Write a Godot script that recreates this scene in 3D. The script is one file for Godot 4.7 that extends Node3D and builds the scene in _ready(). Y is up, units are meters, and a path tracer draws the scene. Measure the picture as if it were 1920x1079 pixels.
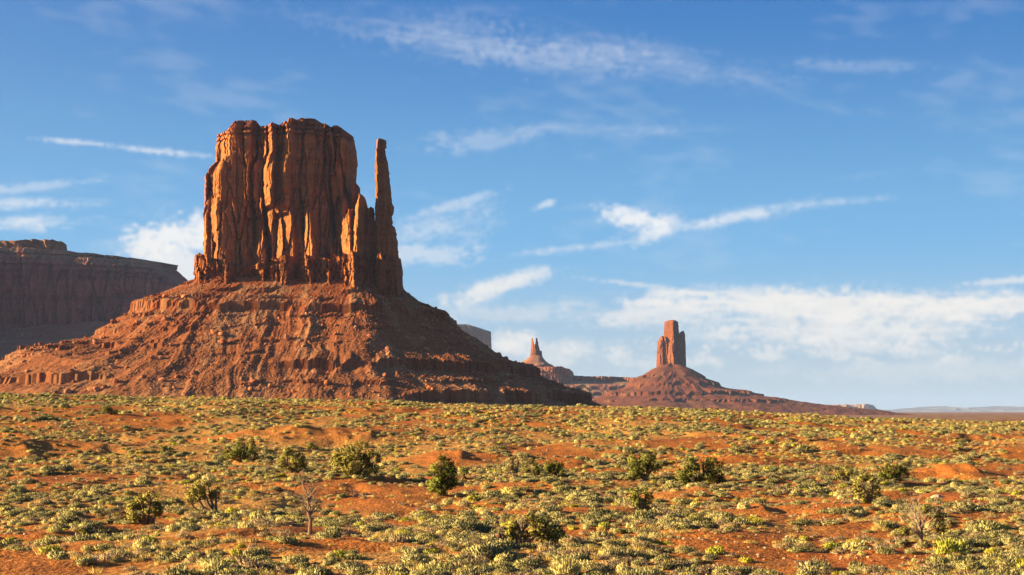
extends Node3D
# Desert valley: a red sandstone butte with a thumb spire behind a sagebrush plain.
# Camera at the origin looking along -Z; F is the lens in photo pixels, HZ the row of the horizon.
const F := 2800.0
const HZ := 772.0
const GY := -14.0

var R := PackedFloat32Array()
var rng := RandomNumberGenerator.new()
var nz := FastNoiseLite.new()     # smooth fbm
var nr := FastNoiseLite.new()     # ridged
var n1 := FastNoiseLite.new()     # plain
var nc := FastNoiseLite.new()     # cellular
var ns := FastNoiseLite.new()     # for the sky, in degrees
var M := {}
var used := {}

# ------------------------------------------------------------------ mesh helper
class MB:
	var v := PackedVector3Array()
	var c := PackedColorArray()
	var i := PackedInt32Array()
	var n := PackedVector3Array()
	func leaf(a: Vector3, b: Vector3, d: Vector3, col: Color, nm: Vector3) -> void:
		if (b - a).cross(d - a).dot(nm) < 0.0:
			tri(a, b, d, col)
		else:
			tri(b, a, d, col)
		n.append(nm); n.append(nm); n.append(nm)
	func tri(a: Vector3, b: Vector3, d: Vector3, col: Color) -> void:
		var k := v.size()
		v.append(a); v.append(b); v.append(d)
		c.append(col); c.append(col); c.append(col)
		i.append(k); i.append(k + 1); i.append(k + 2)
	func grid(nu: int, nv: int, first: int, wrap := false) -> void:
		for y in nv - 1:
			for x in (nu if wrap else nu - 1):
				var x2 := (x + 1) % nu
				var a := first + y * nu + x
				var b := first + y * nu + x2
				var d := a + nu
				var e := b + nu
				i.append(a); i.append(d); i.append(b)
				i.append(b); i.append(d); i.append(e)
	func tube(pts: Array, rad: Array, sides: int, col: Color) -> void:
		var first := v.size()
		for p in pts.size():
			var dir: Vector3 = (pts[mini(p + 1, pts.size() - 1)] - pts[maxi(p - 1, 0)]).normalized()
			var s := dir.cross(Vector3(0.31, 0.2, 0.93)).normalized()
			var t := dir.cross(s).normalized()
			for k in sides:
				var a := TAU * k / sides
				v.append(pts[p] + (s * cos(a) + t * sin(a)) * rad[p])
				c.append(col)
		grid(sides, pts.size(), first, true)
	func mesh(mat: Material) -> ArrayMesh:
		var arr := []
		arr.resize(Mesh.ARRAY_MAX)
		arr[Mesh.ARRAY_VERTEX] = v
		arr[Mesh.ARRAY_COLOR] = c
		arr[Mesh.ARRAY_INDEX] = i
		if n.size() == v.size():
			arr[Mesh.ARRAY_NORMAL] = n
		var m := ArrayMesh.new()
		m.add_surface_from_arrays(Mesh.PRIMITIVE_TRIANGLES, arr)
		m.surface_set_material(0, mat)
		return m

func numbered(called: String) -> String:
	var k: int = used.get(called, 0)
	used[called] = k + 1
	return called if k == 0 else "%s_%03d" % [called, k]

func thing(called: String, label: String, category: String, at: Vector3, group := "", kind := "") -> Node3D:
	var o := Node3D.new()
	o.name = numbered(called)
	o.position = at
	metas(o, label, category, group, kind)
	add_child(o, true)
	return o

func metas(o: Node, label: String, category: String, group := "", kind := "") -> void:
	if label: o.set_meta("label", label)
	if category: o.set_meta("category", category)
	if group: o.set_meta("group", group)
	if kind: o.set_meta("kind", kind)

func part(called: String, m: Mesh, parent: Node, at := Vector3.ZERO) -> MeshInstance3D:
	var o := MeshInstance3D.new()
	o.name = called if parent != self else numbered(called)
	o.mesh = m
	o.position = at
	parent.add_child(o, true)
	return o

func P(px: float, py: float, d: float) -> Vector3:
	return Vector3((px - 960.0) / F * d, (HZ - py) / F * d, -d)

func lut(t: Array, x: float) -> float:
	var n := t.size()
	if x <= t[0][0]: return t[0][1]
	for k in range(1, n):
		if x <= t[k][0]:
			var a: Array = t[k - 1]
			var b: Array = t[k]
			return lerpf(a[1], b[1], (x - a[0]) / maxf(b[0] - a[0], 1e-5))
	return t[n - 1][1]

func slut(t: Array, x: float) -> float:     # smoothed lut
	var n := t.size()
	if x <= t[0][0]: return t[0][1]
	for k in range(1, n):
		if x <= t[k][0]:
			var a: Array = t[k - 1]
			var b: Array = t[k]
			var s: float = (x - a[0]) / maxf(b[0] - a[0], 1e-5)
			return lerpf(a[1], b[1], s * s * (3.0 - 2.0 * s))
	return t[n - 1][1]

var edge := 1.0      # how near the last panel() lay to a joint
# stretched cells, each a tilted plane: the slabs and spalls of a jointed sandstone wall
func panel(u: float, v: float, seed_: int, tilt: float, tiltv: float, rect := 0.8) -> float:
	var iu := floori(u)
	var iv := floori(v)
	var best := 1e9
	var next := 1e9
	var out := 0.0
	for dj in range(-1, 2):
		for di in range(-1, 2):
			var k := ((iu + di) * 127 + (iv + dj) * 311 + seed_ * 57) & 4095
			var dx := u - (iu + di + 0.5 + (R[k] - 0.5) * 0.85)
			var dy := v - (iv + dj + 0.5 + (R[k + 1] - 0.5) * 0.95)
			var q := absf(dx) + absf(dy) * rect
			if q >= best:
				next = minf(next, q)
			else:
				next = best
				best = q
				out = R[k + 2] + (R[k + 3] - 0.47) * tilt * dx + (R[k + 4] - 0.5) * tiltv * dy
	edge = next - best
	return out

func rock_tone(base: Color, streak: float, x0: float, y0: float, z0: float, k := 1.0) -> Color:
	var c := base
	var x := x0 / k
	var y := y0 / k
	var z := z0 / k
	var strata := n1.get_noise_1d(y * 2.2) * 0.16 + n1.get_noise_2d(y * 9.0, x * 0.25) * 0.10
	c = c * (1.0 + strata)
	var f := nz.get_noise_3d(x * 1.1, y * 0.55, z * 1.1)
	c = c * (1.0 + 0.22 * f)
	if streak > 0.0:
		var s := nz.get_noise_3d(x * 6.0 + 300.0, y * 0.35, z * 6.0)
		s = smoothstep(0.02, 0.38, s) * streak
		c = c.lerp(Color(0.115, 0.052, 0.040), s)
	c.a = 1.0
	return c

# ------------------------------------------------------------------ rock tower
# o: d, cx, by (px of the local origin), S metres per px, sil [[y, xl, xr]..] in px, top [[px, y]..],
# prof [[y, [[px, z m]..]]..], depth, nf, nv, slabs (size and relief of the slab cells), cap, base py
func tower(called: String, parent: Node3D, o: Dictionary) -> MeshInstance3D:
	var S: float = o.S
	var sil: Array = o.sil
	var xl_t := []
	var xr_t := []
	for r in sil:
		xl_t.append([r[0], r[1]])
		xr_t.append([r[0], r[2]])
	var top: Array = o.top
	var prof: Array = o.prof
	var nf: int = o.nf
	var nv: int = o.nv
	var nb: int = maxi(8, nf / 8)
	var nu := nf + nb
	var by: float = o.by
	var base: float = o.base
	var zs: float = o.get("zs", 1.0)
	var slabs: Array = o.slabs
	var cap: float = o.get("cap", 0.0)
	var sd: int = o.seed
	var col: Color = o.col
	var cap_col: Color = o.get("cap_col", col)
	var streak: float = o.get("streak", 0.5)
	var foot: float = o.get("foot", 0.0)
	var ch: float = o.get("chamfer", 0.0)
	var sk: float = o.get("sk", 1.0)
	var z0: float = o.get("z0", 0.0)
	# the profile rows sampled once for every column
	var pz := []
	var p0: float = prof[0][1][0][0]
	var p1: float = prof[0][1][prof[0][1].size() - 1][0]
	for row in prof:
		var a := PackedFloat32Array()
		for k in nf:
			a.append(lut(row[1], lerpf(p0, p1, float(k) / (nf - 1))) * zs)
		pz.append(a)
	var tops := PackedFloat32Array()
	var t0: float = top[0][0]
	var t1: float = top[top.size() - 1][0]
	for k in nf:
		var px := lerpf(t0, t1, float(k) / (nf - 1))
		tops.append(lut(top, px) + (panel(px * S / slabs[mini(1, slabs.size() - 1)][0] * 0.8, 0.5, sd + 9, 0.5, 0.0) - 0.5) * -o.get("rough_top", 1.5) / S)
	var mb := MB.new()
	for j in nv:
		var v := float(j) / (nv - 1)
		var zl := 0.0
		var zr := 0.0
		for k in nf:
			var s := float(k) / (nf - 1)
			var py := lerpf(base, tops[k], v)
			var xl := lut(xl_t, py)
			var xr := lut(xr_t, py)
			var ex := lerpf(xl, xr, s)
			var x := (ex - float(o.cx)) * S - (ex - 960.0) / F * (lerpf(o.get("zl", pz[0][0] - float(o.get("chamfer_z", 0.0))), pz[0][nf - 1], s) + z0)
			var y := (by - py) * S - (HZ - py) / F * z0
			# front profile between the two rows that bracket this height
			var z := 0.0
			var q := 0
			while q < prof.size() - 1 and py > prof[q + 1][0]:
				q += 1
			if q >= prof.size() - 1 or py <= prof[0][0]:
				z = pz[mini(q, prof.size() - 1)][k] if py > prof[0][0] else pz[0][k]
			else:
				var f: float = (py - prof[q][0]) / (prof[q + 1][0] - prof[q][0])
				z = lerpf(pz[q][k], pz[q + 1][k], smoothstep(0.0, 1.0, f))
			z += z0
			if ch > 0.0 and s < ch:
				z -= float(o.chamfer_z) * (1.0 - s / ch)
			var wob := nz.get_noise_2d(x * 1.3, y * 0.7) * 1.6
			var hh := (base - py) * S
			var under := (py - tops[k]) * S
			for m in slabs.size():
				var sl: Array = slabs[m]
				z += sl[2] * (panel((x + wob) / sl[0], (y + wob * 2.0) / sl[1], sd + m * 3, sl[3], 0.5) - 0.5)
				z -= (1.0 - smoothstep(0.03, 0.13, edge)) * float(sl[2]) * 0.42
			x += nz.get_noise_2d(y * 6.0 / sk, s * 60.0 + sd) * 1.1 * sqrt(sk)
			z += nz.get_noise_2d(x * 3.0 / sk, y * 3.0 / sk) * o.get("rough", 0.8)
			if cap > 0.0 and under < cap:
				var lay := floori(y / (cap * 0.13) + nz.get_noise_2d(x * 0.4, 7.0) * 0.6)
				var e := 1.0 - under / cap
				z += (R[(lay * 7 + sd) & 4095] - 0.55) * cap * 0.2 - e * e * cap * o.get("setback", 0.35)
			if foot > 0.0:
				var lay2 := floori(y / (foot * 0.16) + nz.get_noise_2d(x * 0.8, 3.0))
				z += (R[(lay2 * 13 + sd) & 4095] - 0.5) * foot * 0.06 + (1.0 - clampf(hh / foot, 0.0, 1.0)) * foot * 0.12
			if k == 0: zl = z
			if k == nf - 1: zr = z
			mb.v.append(Vector3(x, y, z))
			var cc := col
			if cap > 0.0:
				cc = col.lerp(cap_col, clampf(1.4 - under / (cap * 0.6), 0.0, 1.0))
			mb.c.append(rock_tone(cc, streak * clampf(under / maxf(cap, 1.0), 0.0, 1.0), x, y, z, sk))
		for k in nb:
			var t := float(k + 1) / (nb + 1)
			var py := lerpf(base, tops[int((1.0 - t) * (nf - 1))], v)
			var xl := (lut(xl_t, py) - float(o.cx)) * S
			var xr := (lut(xr_t, py) - float(o.cx)) * S
			var x := (xl + xr) * 0.5 + (xr - xl) * 0.5 * cos(t * PI)
			var y := (by - py) * S
			var z: float = lerpf(zr, zl, t) - float(o.depth) * pow(sin(t * PI), 0.7) * (0.9 + 0.2 * R[(k * 17 + sd) & 4095])
			mb.v.append(Vector3(x, y, z))
			mb.c.append(rock_tone(col, streak, x, y, z, sk))
	mb.grid(nu, nv, 0, true)
	# lid: a few rows from the front rim to the back rim
	var first := mb.v.size()
	var rim := (nv - 1) * nu
	for m in 5:
		for k in nf:
			var a := mb.v[rim + k]
			var t := clampf(1.0 - float(k) / (nf - 1), 0.0, 1.0)
			var b := mb.v[rim + nf + clampi(int(t * nb), 0, nb - 1)]
			var p := a.lerp(b, m / 4.0)
			p.y += nz.get_noise_2d(p.x * 2.0, p.z * 2.0) * 1.0 * sin(m / 4.0 * PI)
			mb.v.append(p)
			mb.c.append(rock_tone(cap_col, 0.0, p.x, p.y, p.z))
	mb.grid(nf, 5, first)
	return part(called, mb.mesh(M.rock), parent)

# ------------------------------------------------------------------ talus apron
# a rounded-rectangle foot (half sizes a, b, corner r) with a slope profile by direction and ledges at set heights
class Apron:
	var cols := []         # [bx, bz, dx, dz, w]
	var o: Dictionary

func apron(o: Dictionary) -> Apron:
	var t := Apron.new()
	t.o = o
	var a: float = o.a
	var b: float = o.b
	var r: float = o.r
	var fan: float = r + o.fan
	var step: float = o.step
	var w := 0.0
	var lx := a - r
	var lz := b - r
	# back-left, left, front-left corner, front, front-right corner, right, back
	var segs := [
		["arc", -lx, -lz, 180.0, 270.0, 5.0], ["line", -lx - r, -lz, -lx - r, lz, -1.0, 0.0, 2.0], ["arc", -lx, lz, 270.0, 360.0, 1.0],
		["line", -lx, lz + r, lx, lz + r, 0.0, 1.0, 1.0], ["arc", lx, lz, 0.0, 90.0, 1.0], ["line", lx + r, lz, lx + r, -lz, 1.0, 0.0, 2.0],
		["arc", lx, -lz, 90.0, 180.0, 5.0], ["line", lx, -lz - r, -lx, -lz - r, 0.0, -1.0, 6.0]]
	for s in segs:
		if s[0] == "arc":
			var L: float = deg_to_rad(s[4] - s[3]) * fan
			var n := maxi(4, int(L / (step * s[5])))
			for k in n:
				var g := deg_to_rad(lerpf(s[3], s[4], float(k) / n))
				t.cols.append([s[1] + sin(g) * r, s[2] + cos(g) * r, sin(g), cos(g), w + L * k / n])
			w += L
		else:
			var L: float = Vector2(s[3] - s[1], s[4] - s[2]).length()
			var n := maxi(2, int(L / (step * s[7])))
			for k in n:
				var f := float(k) / n
				t.cols.append([lerpf(s[1], s[3], f), lerpf(s[2], s[4], f), s[5], s[6], w + L * f])
			w += L
	return t

func apron_h(o: Dictionary, c: Array, D: float) -> Vector3:
	var x: float = c[0] + c[2] * D
	var z: float = c[1] + c[3] * D
	var w: float = c[4]
	var dx: float = c[2]
	var h: float = lut(o.front, D)
	if dx < 0.0:
		h = lerpf(h, lut(o.left, D), smoothstep(0.0, 1.0, -dx))
	else:
		h = lerpf(h, lut(o.right, D), smoothstep(0.0, 1.0, dx))
	var k: float = o.k                     # size of this butte's features
	var grow := smoothstep(0.0, 90.0 * k, D)
	var ww := w + nz.get_noise_2d(w * 0.5 / k, D * 0.5 / k) * 10.0 * k
	h += (nr.get_noise_2d(ww * 0.55 / k, D * 0.12 / k) * 5.0 - 1.0) * grow * k * o.get("ribs", 1.0)
	h += nr.get_noise_2d(ww * 2.6 / k + 500.0, D * 0.15 / k) * 0.9 * grow * k * o.get("ribs", 1.0)
	h += nr.get_noise_2d(ww * 6.5 / k + 900.0, D * 0.4 / k) * 0.32 * grow * k
	h += nz.get_noise_2d(x * 2.2 / k, z * 2.2 / k) * 1.1 * grow * k
	for l in o.ledges:
		var H: float = l[0] + nz.get_noise_2d(w * 0.7 / k, l[0]) * 3.0 * k + (nz.get_noise_1d(w * 9.0 / k) * 2.0 + nz.get_noise_1d(w * 2.0 / k + 70.0) * 3.0) * k + float(l[5]) * x
		var q: float = (h - H) / l[2]
		if q > -1.0 and q < 1.0:
			var mask: float = clampf(nz.get_noise_2d(w * 1.3 / k + l[0] * 9.0, 4.0) * 2.4 + l[6], 0.0, 1.0) * smoothstep(l[3] - 20.0 * k, l[3] + 20.0 * k, x) * (1.0 - smoothstep(l[4] - 20.0 * k, l[4] + 20.0 * k, x))
			h += float(l[1]) * mask * ((1.0 - q) if q > 0.0 else -(1.0 + q))
	return Vector3(x, h, z)

func talus(called: String, parent: Node3D, t: Apron) -> MeshInstance3D:
	var o := t.o
	var mb := MB.new()
	var nu := t.cols.size()
	var Ds := []
	var D: float = o.d0
	while D < o.d1:
		Ds.append(D)
		D += o.rstep * (1.0 if D < o.d1 * 0.72 else 2.5)
	var k: float = o.k
	var low: Color = o.low
	var high: Color = o.high
	var grey: Color = o.grey
	for d in Ds:
		for c in t.cols:
			var p := apron_h(o, c, d)
			var rub := nc.get_noise_2d(p.x * 11.0 / k, p.z * 11.0 / k)
			var e := nz.get_noise_2d(p.x * 22.0 / k, p.z * 22.0 / k)
			var sc := nz.get_noise_2d(float(c[4]) * 0.9 / k, d * 0.35 / k)
			p.y += (e * 0.6 + maxf(0.0, rub + 0.5) * 0.3 * smoothstep(-0.15, 0.35, sc)) * k * smoothstep(0.0, 25.0 * k, d) * o.get("rubble", 1.0)
			p.x += e * 0.5 * k
			mb.v.append(p)
			var cc := low.lerp(high, clampf(p.y / float(o.hi) + sc * 0.5, 0.0, 1.0))
			cc = cc.lerp(grey, smoothstep(-0.15, 0.45, sc + nz.get_noise_2d(p.x * 3.0 / k, p.z * 3.0 / k) * 0.5) * 0.75)
			cc = cc * (1.0 + n1.get_noise_1d(p.y * 6.0 / k) * 0.16 + e * 0.35)
			cc.a = 1.0
			mb.c.append(cc)
	mb.grid(nu, Ds.size(), 0, true)
	return part(called, mb.mesh(M.rock), parent)

# ------------------------------------------------------------------ ground
var crest_t := [[-0.43, 3.9], [-0.33, 3.1], [-0.2, 2.6], [-0.1, 1.9], [-0.04, 1.2], [0.06, 0.8], [0.12, 0.3], [0.19, -0.4], [0.25, -1.5], [0.33, -2.4], [0.43, -2.6]]
var base_t := [[0.0, -1.7], [18.0, -3.4], [45.0, -6.0], [62.0, -6.5], [100.0, -6.6], [140.0, -6.15], [170.0, -5.0], [205.0, -3.1], [250.0, -1.0], [292.0, 0.0], [330.0, -0.9], [520.0, -10.0], [760.0, -14.0]]
var mounds := []

func gh(x: float, z: float) -> float:
	var d := -z
	var dd := d if d > 0.0 else minf(-d * 0.4, 40.0)
	var kx := x / maxf(dd, 60.0)
	if d < 45.0:
		dd = Vector2(x, z).length()
		kx = clampf(kx, -0.45, 0.45)
	var h := slut(base_t, dd + nz.get_noise_2d(x * 0.35, 11.0) * 16.0 * smoothstep(60.0, 160.0, dd)) if dd < 760.0 else -14.0
	if dd < 760.0:
		h += slut(crest_t, kx) * smoothstep(110.0, 292.0, dd) * (1.0 - smoothstep(300.0, 700.0, dd))
		h += nz.get_noise_2d(x * 0.9, z * 0.9) * 1.1 * smoothstep(35.0, 80.0, dd) * (1.0 - smoothstep(240.0, 300.0, dd) * 0.65)
		h += nz.get_noise_2d(x * 4.0, z * 4.0) * 0.32
		h += nz.get_noise_2d(x * 17.0, z * 17.0) * 0.11
		h -= maxf(0.0, nr.get_noise_2d(x * 1.6, z * 1.6) - 0.35) * 0.9 * smoothstep(40.0, 60.0, dd)
		for m in mounds:
			var mx: float = x - m[0]
			var mz: float = (z - m[1]) / m[3]
			mx = mx / (m[2] * (1.0 if mx < 0.0 else m[5]))
			var q := mx * mx + mz * mz
			if q < 4.0:
				h += float(m[4]) * 0.55 * exp(-q * 1.6) * (0.7 + 0.7 * nr.get_noise_2d(x * 4.0, z * 2.5))
	else:
		h += nz.get_noise_2d(x * 0.02, z * 0.02) * 3.0
	if dd > 500.0:
		var hx := (x - 285.0) / 110.0
		var hz := (z + 930.0) / 120.0
		h += 6.0 * exp(-(hx * hx + hz * hz)) * (1.0 + 0.3 * nr.get_noise_2d(x * 0.6, z * 0.6))
	return h

func ray(px: float, py: float) -> Vector3:      # where that line of sight meets the ground
	var kx := (px - 960.0) / F
	var ky := (HZ - py) / F
	var d := 42.0
	while d < 330.0:
		if gh(kx * d, -d) >= ky * d:
			break
		d += 0.5
	return Vector3(kx * d, gh(kx * d, -d), -d)

func bare(x: float, z: float) -> float:
	var b := smoothstep(0.16, 0.45, nz.get_noise_2d(x * 1.3 + 900.0, z * 0.9))
	for m in mounds:
		var mx: float = (x - m[0]) / m[2]
		var mz: float = (z - m[1]) / m[3]
		b = maxf(b, float(m[6]) * (1.0 - smoothstep(0.5, 1.3, sqrt(mx * mx + mz * mz))))
	return b

func build_ground() -> void:
	var ks := PackedFloat32Array()      # bearings, dense within the view
	var deg := -180.0
	while deg < 180.0:
		ks.append(deg_to_rad(deg))
		deg += 0.075 if absf(deg + 0.04) < 22.0 else (0.5 if absf(deg) < 30.0 else 4.0)
	var rs := PackedFloat32Array([0.0, 4.0, 10.0, 18.0, 27.0, 36.0])
	var r := 42.0
	while r < 60000.0:
		rs.append(r)
		r *= 1.0042 if r < 330.0 else (1.03 if r < 2000.0 else 1.09)
	rs.append(60000.0)
	var mb := MB.new()
	var nu := ks.size()
	for q in rs:
		for a in ks:
			var x := sin(a) * q
			var z := -cos(a) * q
			mb.v.append(Vector3(x, gh(x, z), z))
			var c := Color(0.52, 0.195, 0.046)
			if q < 420.0:
				var f := nz.get_noise_2d(x * 2.0 + 40.0, z * 2.0)
				var g := nz.get_noise_2d(x * 0.8 - 210.0, z * 0.8)
				c = c.lerp(Color(0.38, 0.130, 0.036), smoothstep(-0.1, 0.5, f))
				c = c.lerp(Color(0.60, 0.350, 0.105), smoothstep(-0.18, 0.30, g + f * 0.45) * 0.85 * (1.0 - bare(x, z)))
			else:
				var f := nz.get_noise_2d(x * 0.12, z * 0.05)
				c = Color(0.33, 0.215, 0.105).lerp(Color(0.35, 0.165, 0.08), smoothstep(-0.2, 0.4, f))
				c = c * (1.0 + 0.35 * nz.get_noise_2d(x * 1.5, z * 0.8))
				c.a = 1.0
				var hx := (x - 285.0) / 150.0
				var hz := (z + 930.0) / 160.0
				c = c.lerp(Color(0.264, 0.088, 0.044), exp(-(hx * hx + hz * hz)))
			mb.c.append(c)
	mb.grid(nu, rs.size(), 0, true)
	# smooth normals from the neighbours
	mb.n.resize(mb.v.size())
	for j in rs.size():
		for k in nu:
			var a := mb.v[j * nu + (k + 1) % nu] - mb.v[j * nu + (k + nu - 1) % nu]
			var b := mb.v[mini(j + 1, rs.size() - 1) * nu + k] - mb.v[maxi(j - 1, 0) * nu + k]
			var m := a.cross(b)
			if m.length_squared() < 1e-9:
				m = Vector3.UP
			mb.n[j * nu + k] = m.normalized() * (1.0 if m.y > 0.0 else -1.0)
	var g := part("ground", mb.mesh(M.ground), self)
	metas(g, "red sand desert floor dotted with sagebrush reaching to the horizon", "ground", "", "structure")

# ------------------------------------------------------------------ sky
var patches := []
var sun_dir := Vector3(-0.957, 0.276, 0.08).normalized()
const EXPO := 4.4

func px_az(px: float) -> float: return rad_to_deg(atan((px - 960.0) / F))
func px_el(py: float) -> float: return rad_to_deg(atan((HZ - py) / F))

func cloud(px: float, py: float, l: float, w: float, rot: float, dens: float, fx: float, fy: float, soft := 0.5) -> void:
	patches.append([px_az(px), px_el(py), l / 48.9, w / 48.9, cos(deg_to_rad(rot)), sin(deg_to_rad(rot)), dens, fx, fy, soft])

func sky_color(az: float, el: float) -> Color:
	var s := clampf(el, 0.0, 90.0)
	# clear air: pale at the horizon, deep blue above
	var hor := Color(0.52, 0.63, 0.69)
	var mid := Color(0.215, 0.505, 0.82)
	var high := Color(0.048, 0.205, 0.55)
	var zen := Color(0.030, 0.11, 0.36)
	var c := hor.lerp(mid, smoothstep(0.0, 7.0, s)).lerp(high, smoothstep(4.0, 17.0, s)).lerp(zen, smoothstep(16.0, 70.0, s))
	var dir := Vector3(sin(deg_to_rad(az)) * cos(deg_to_rad(s)), sin(deg_to_rad(s)), -cos(deg_to_rad(az)) * cos(deg_to_rad(s)))
	var sun := maxf(0.0, dir.dot(sun_dir) + 0.2) / 1.2
	c = c.lerp(Color(0.62, 0.80, 0.98), clampf(sun * sun * sun * 0.7 + sun * 0.06, 0.0, 0.75))
	var a := 0.0
	# thin high cirrus all over the sky
	var band := ns.get_noise_2d(az * 2.2 + 60.0, el * 7.0 + az * 0.8)
	var wide := ns.get_noise_2d(az * 0.5, el * 1.4 + 80.0)
	a = smoothstep(0.02, 0.7, band * 0.55 + wide * 0.8) * 0.28
	if absf(az) < 23.0 and el < 18.0:
		a *= 0.35
	for p in patches:
		var x: float = az - p[0]
		var y: float = el - p[1]
		var u: float = x * p[4] + y * p[5]
		var v: float = -x * p[5] + y * p[4]
		var q: float = u * u / (p[2] * p[2]) + v * v / (p[3] * p[3])
		if q > 2.6:
			continue
		var fall := exp(-q * 1.15)
		var t := ns.get_noise_2d(u * float(p[7]) + p[0] * 37.0, v * float(p[8]) + ns.get_noise_2d(u * 9.0, v * 9.0 + 40.0) * 4.0)
		t += 0.45 * ns.get_noise_2d(u * float(p[7]) * 3.1 + 90.0, v * float(p[8]) * 3.1)
		t += 0.55 * ns.get_noise_2d(u * float(p[7]) * 0.8 + 40.0, v * float(p[8]) * 5.0 + ns.get_noise_2d(u * 2.0, v * 2.0) * 3.0)
		var k := smoothstep(0.22, 0.22 + float(p[9]), fall * 1.05 + t * 0.55 * sqrt(maxf(fall, 0.0)) + t * 0.12 - 0.08)
		a = 1.0 - (1.0 - a) * (1.0 - k * float(p[6]))
	# low bank: bright layer and a row of small heaps along the horizon
	if el < 6.0 and el > -1.0:
		var heap := ns.get_noise_2d(az * 16.0, el * 22.0) + 0.5 * ns.get_noise_2d(az * 42.0, el * 55.0)
		var line := 2.45 + 0.35 * ns.get_noise_2d(az * 3.0, 5.0) + heap * 0.55
		var on := smoothstep(-0.1, 0.25, ns.get_noise_2d(az * 2.2 + 33.0, el * 5.0) + heap * 0.25)
		var k := smoothstep(0.0, 0.18, line - el) * smoothstep(1.15, 2.2, el + heap * 0.3) * on
		a = 1.0 - (1.0 - a) * (1.0 - k * 0.62)
	var bright := Color(0.93, 0.90, 0.85).lerp(Color(0.97, 0.97, 0.97), smoothstep(4.0, 9.0, el))
	if el < 4.6:
		var base := ns.get_noise_2d(az * 3.0 + 12.0, el * 9.0) + 0.3 * ns.get_noise_2d(az * 8.0, el * 16.0)
		bright = bright.lerp(Color(0.56, 0.63, 0.72), smoothstep(-0.1, 0.6, base + 0.15) * 0.38 * smoothstep(4.6, 3.4, el))
	c = c.lerp(bright, clampf(a, 0.0, 0.97))
	if el < 0.0:
		c = Color(0.36, 0.27, 0.21)
	return Color(c.r / EXPO, c.g / EXPO, c.b / EXPO)

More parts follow.
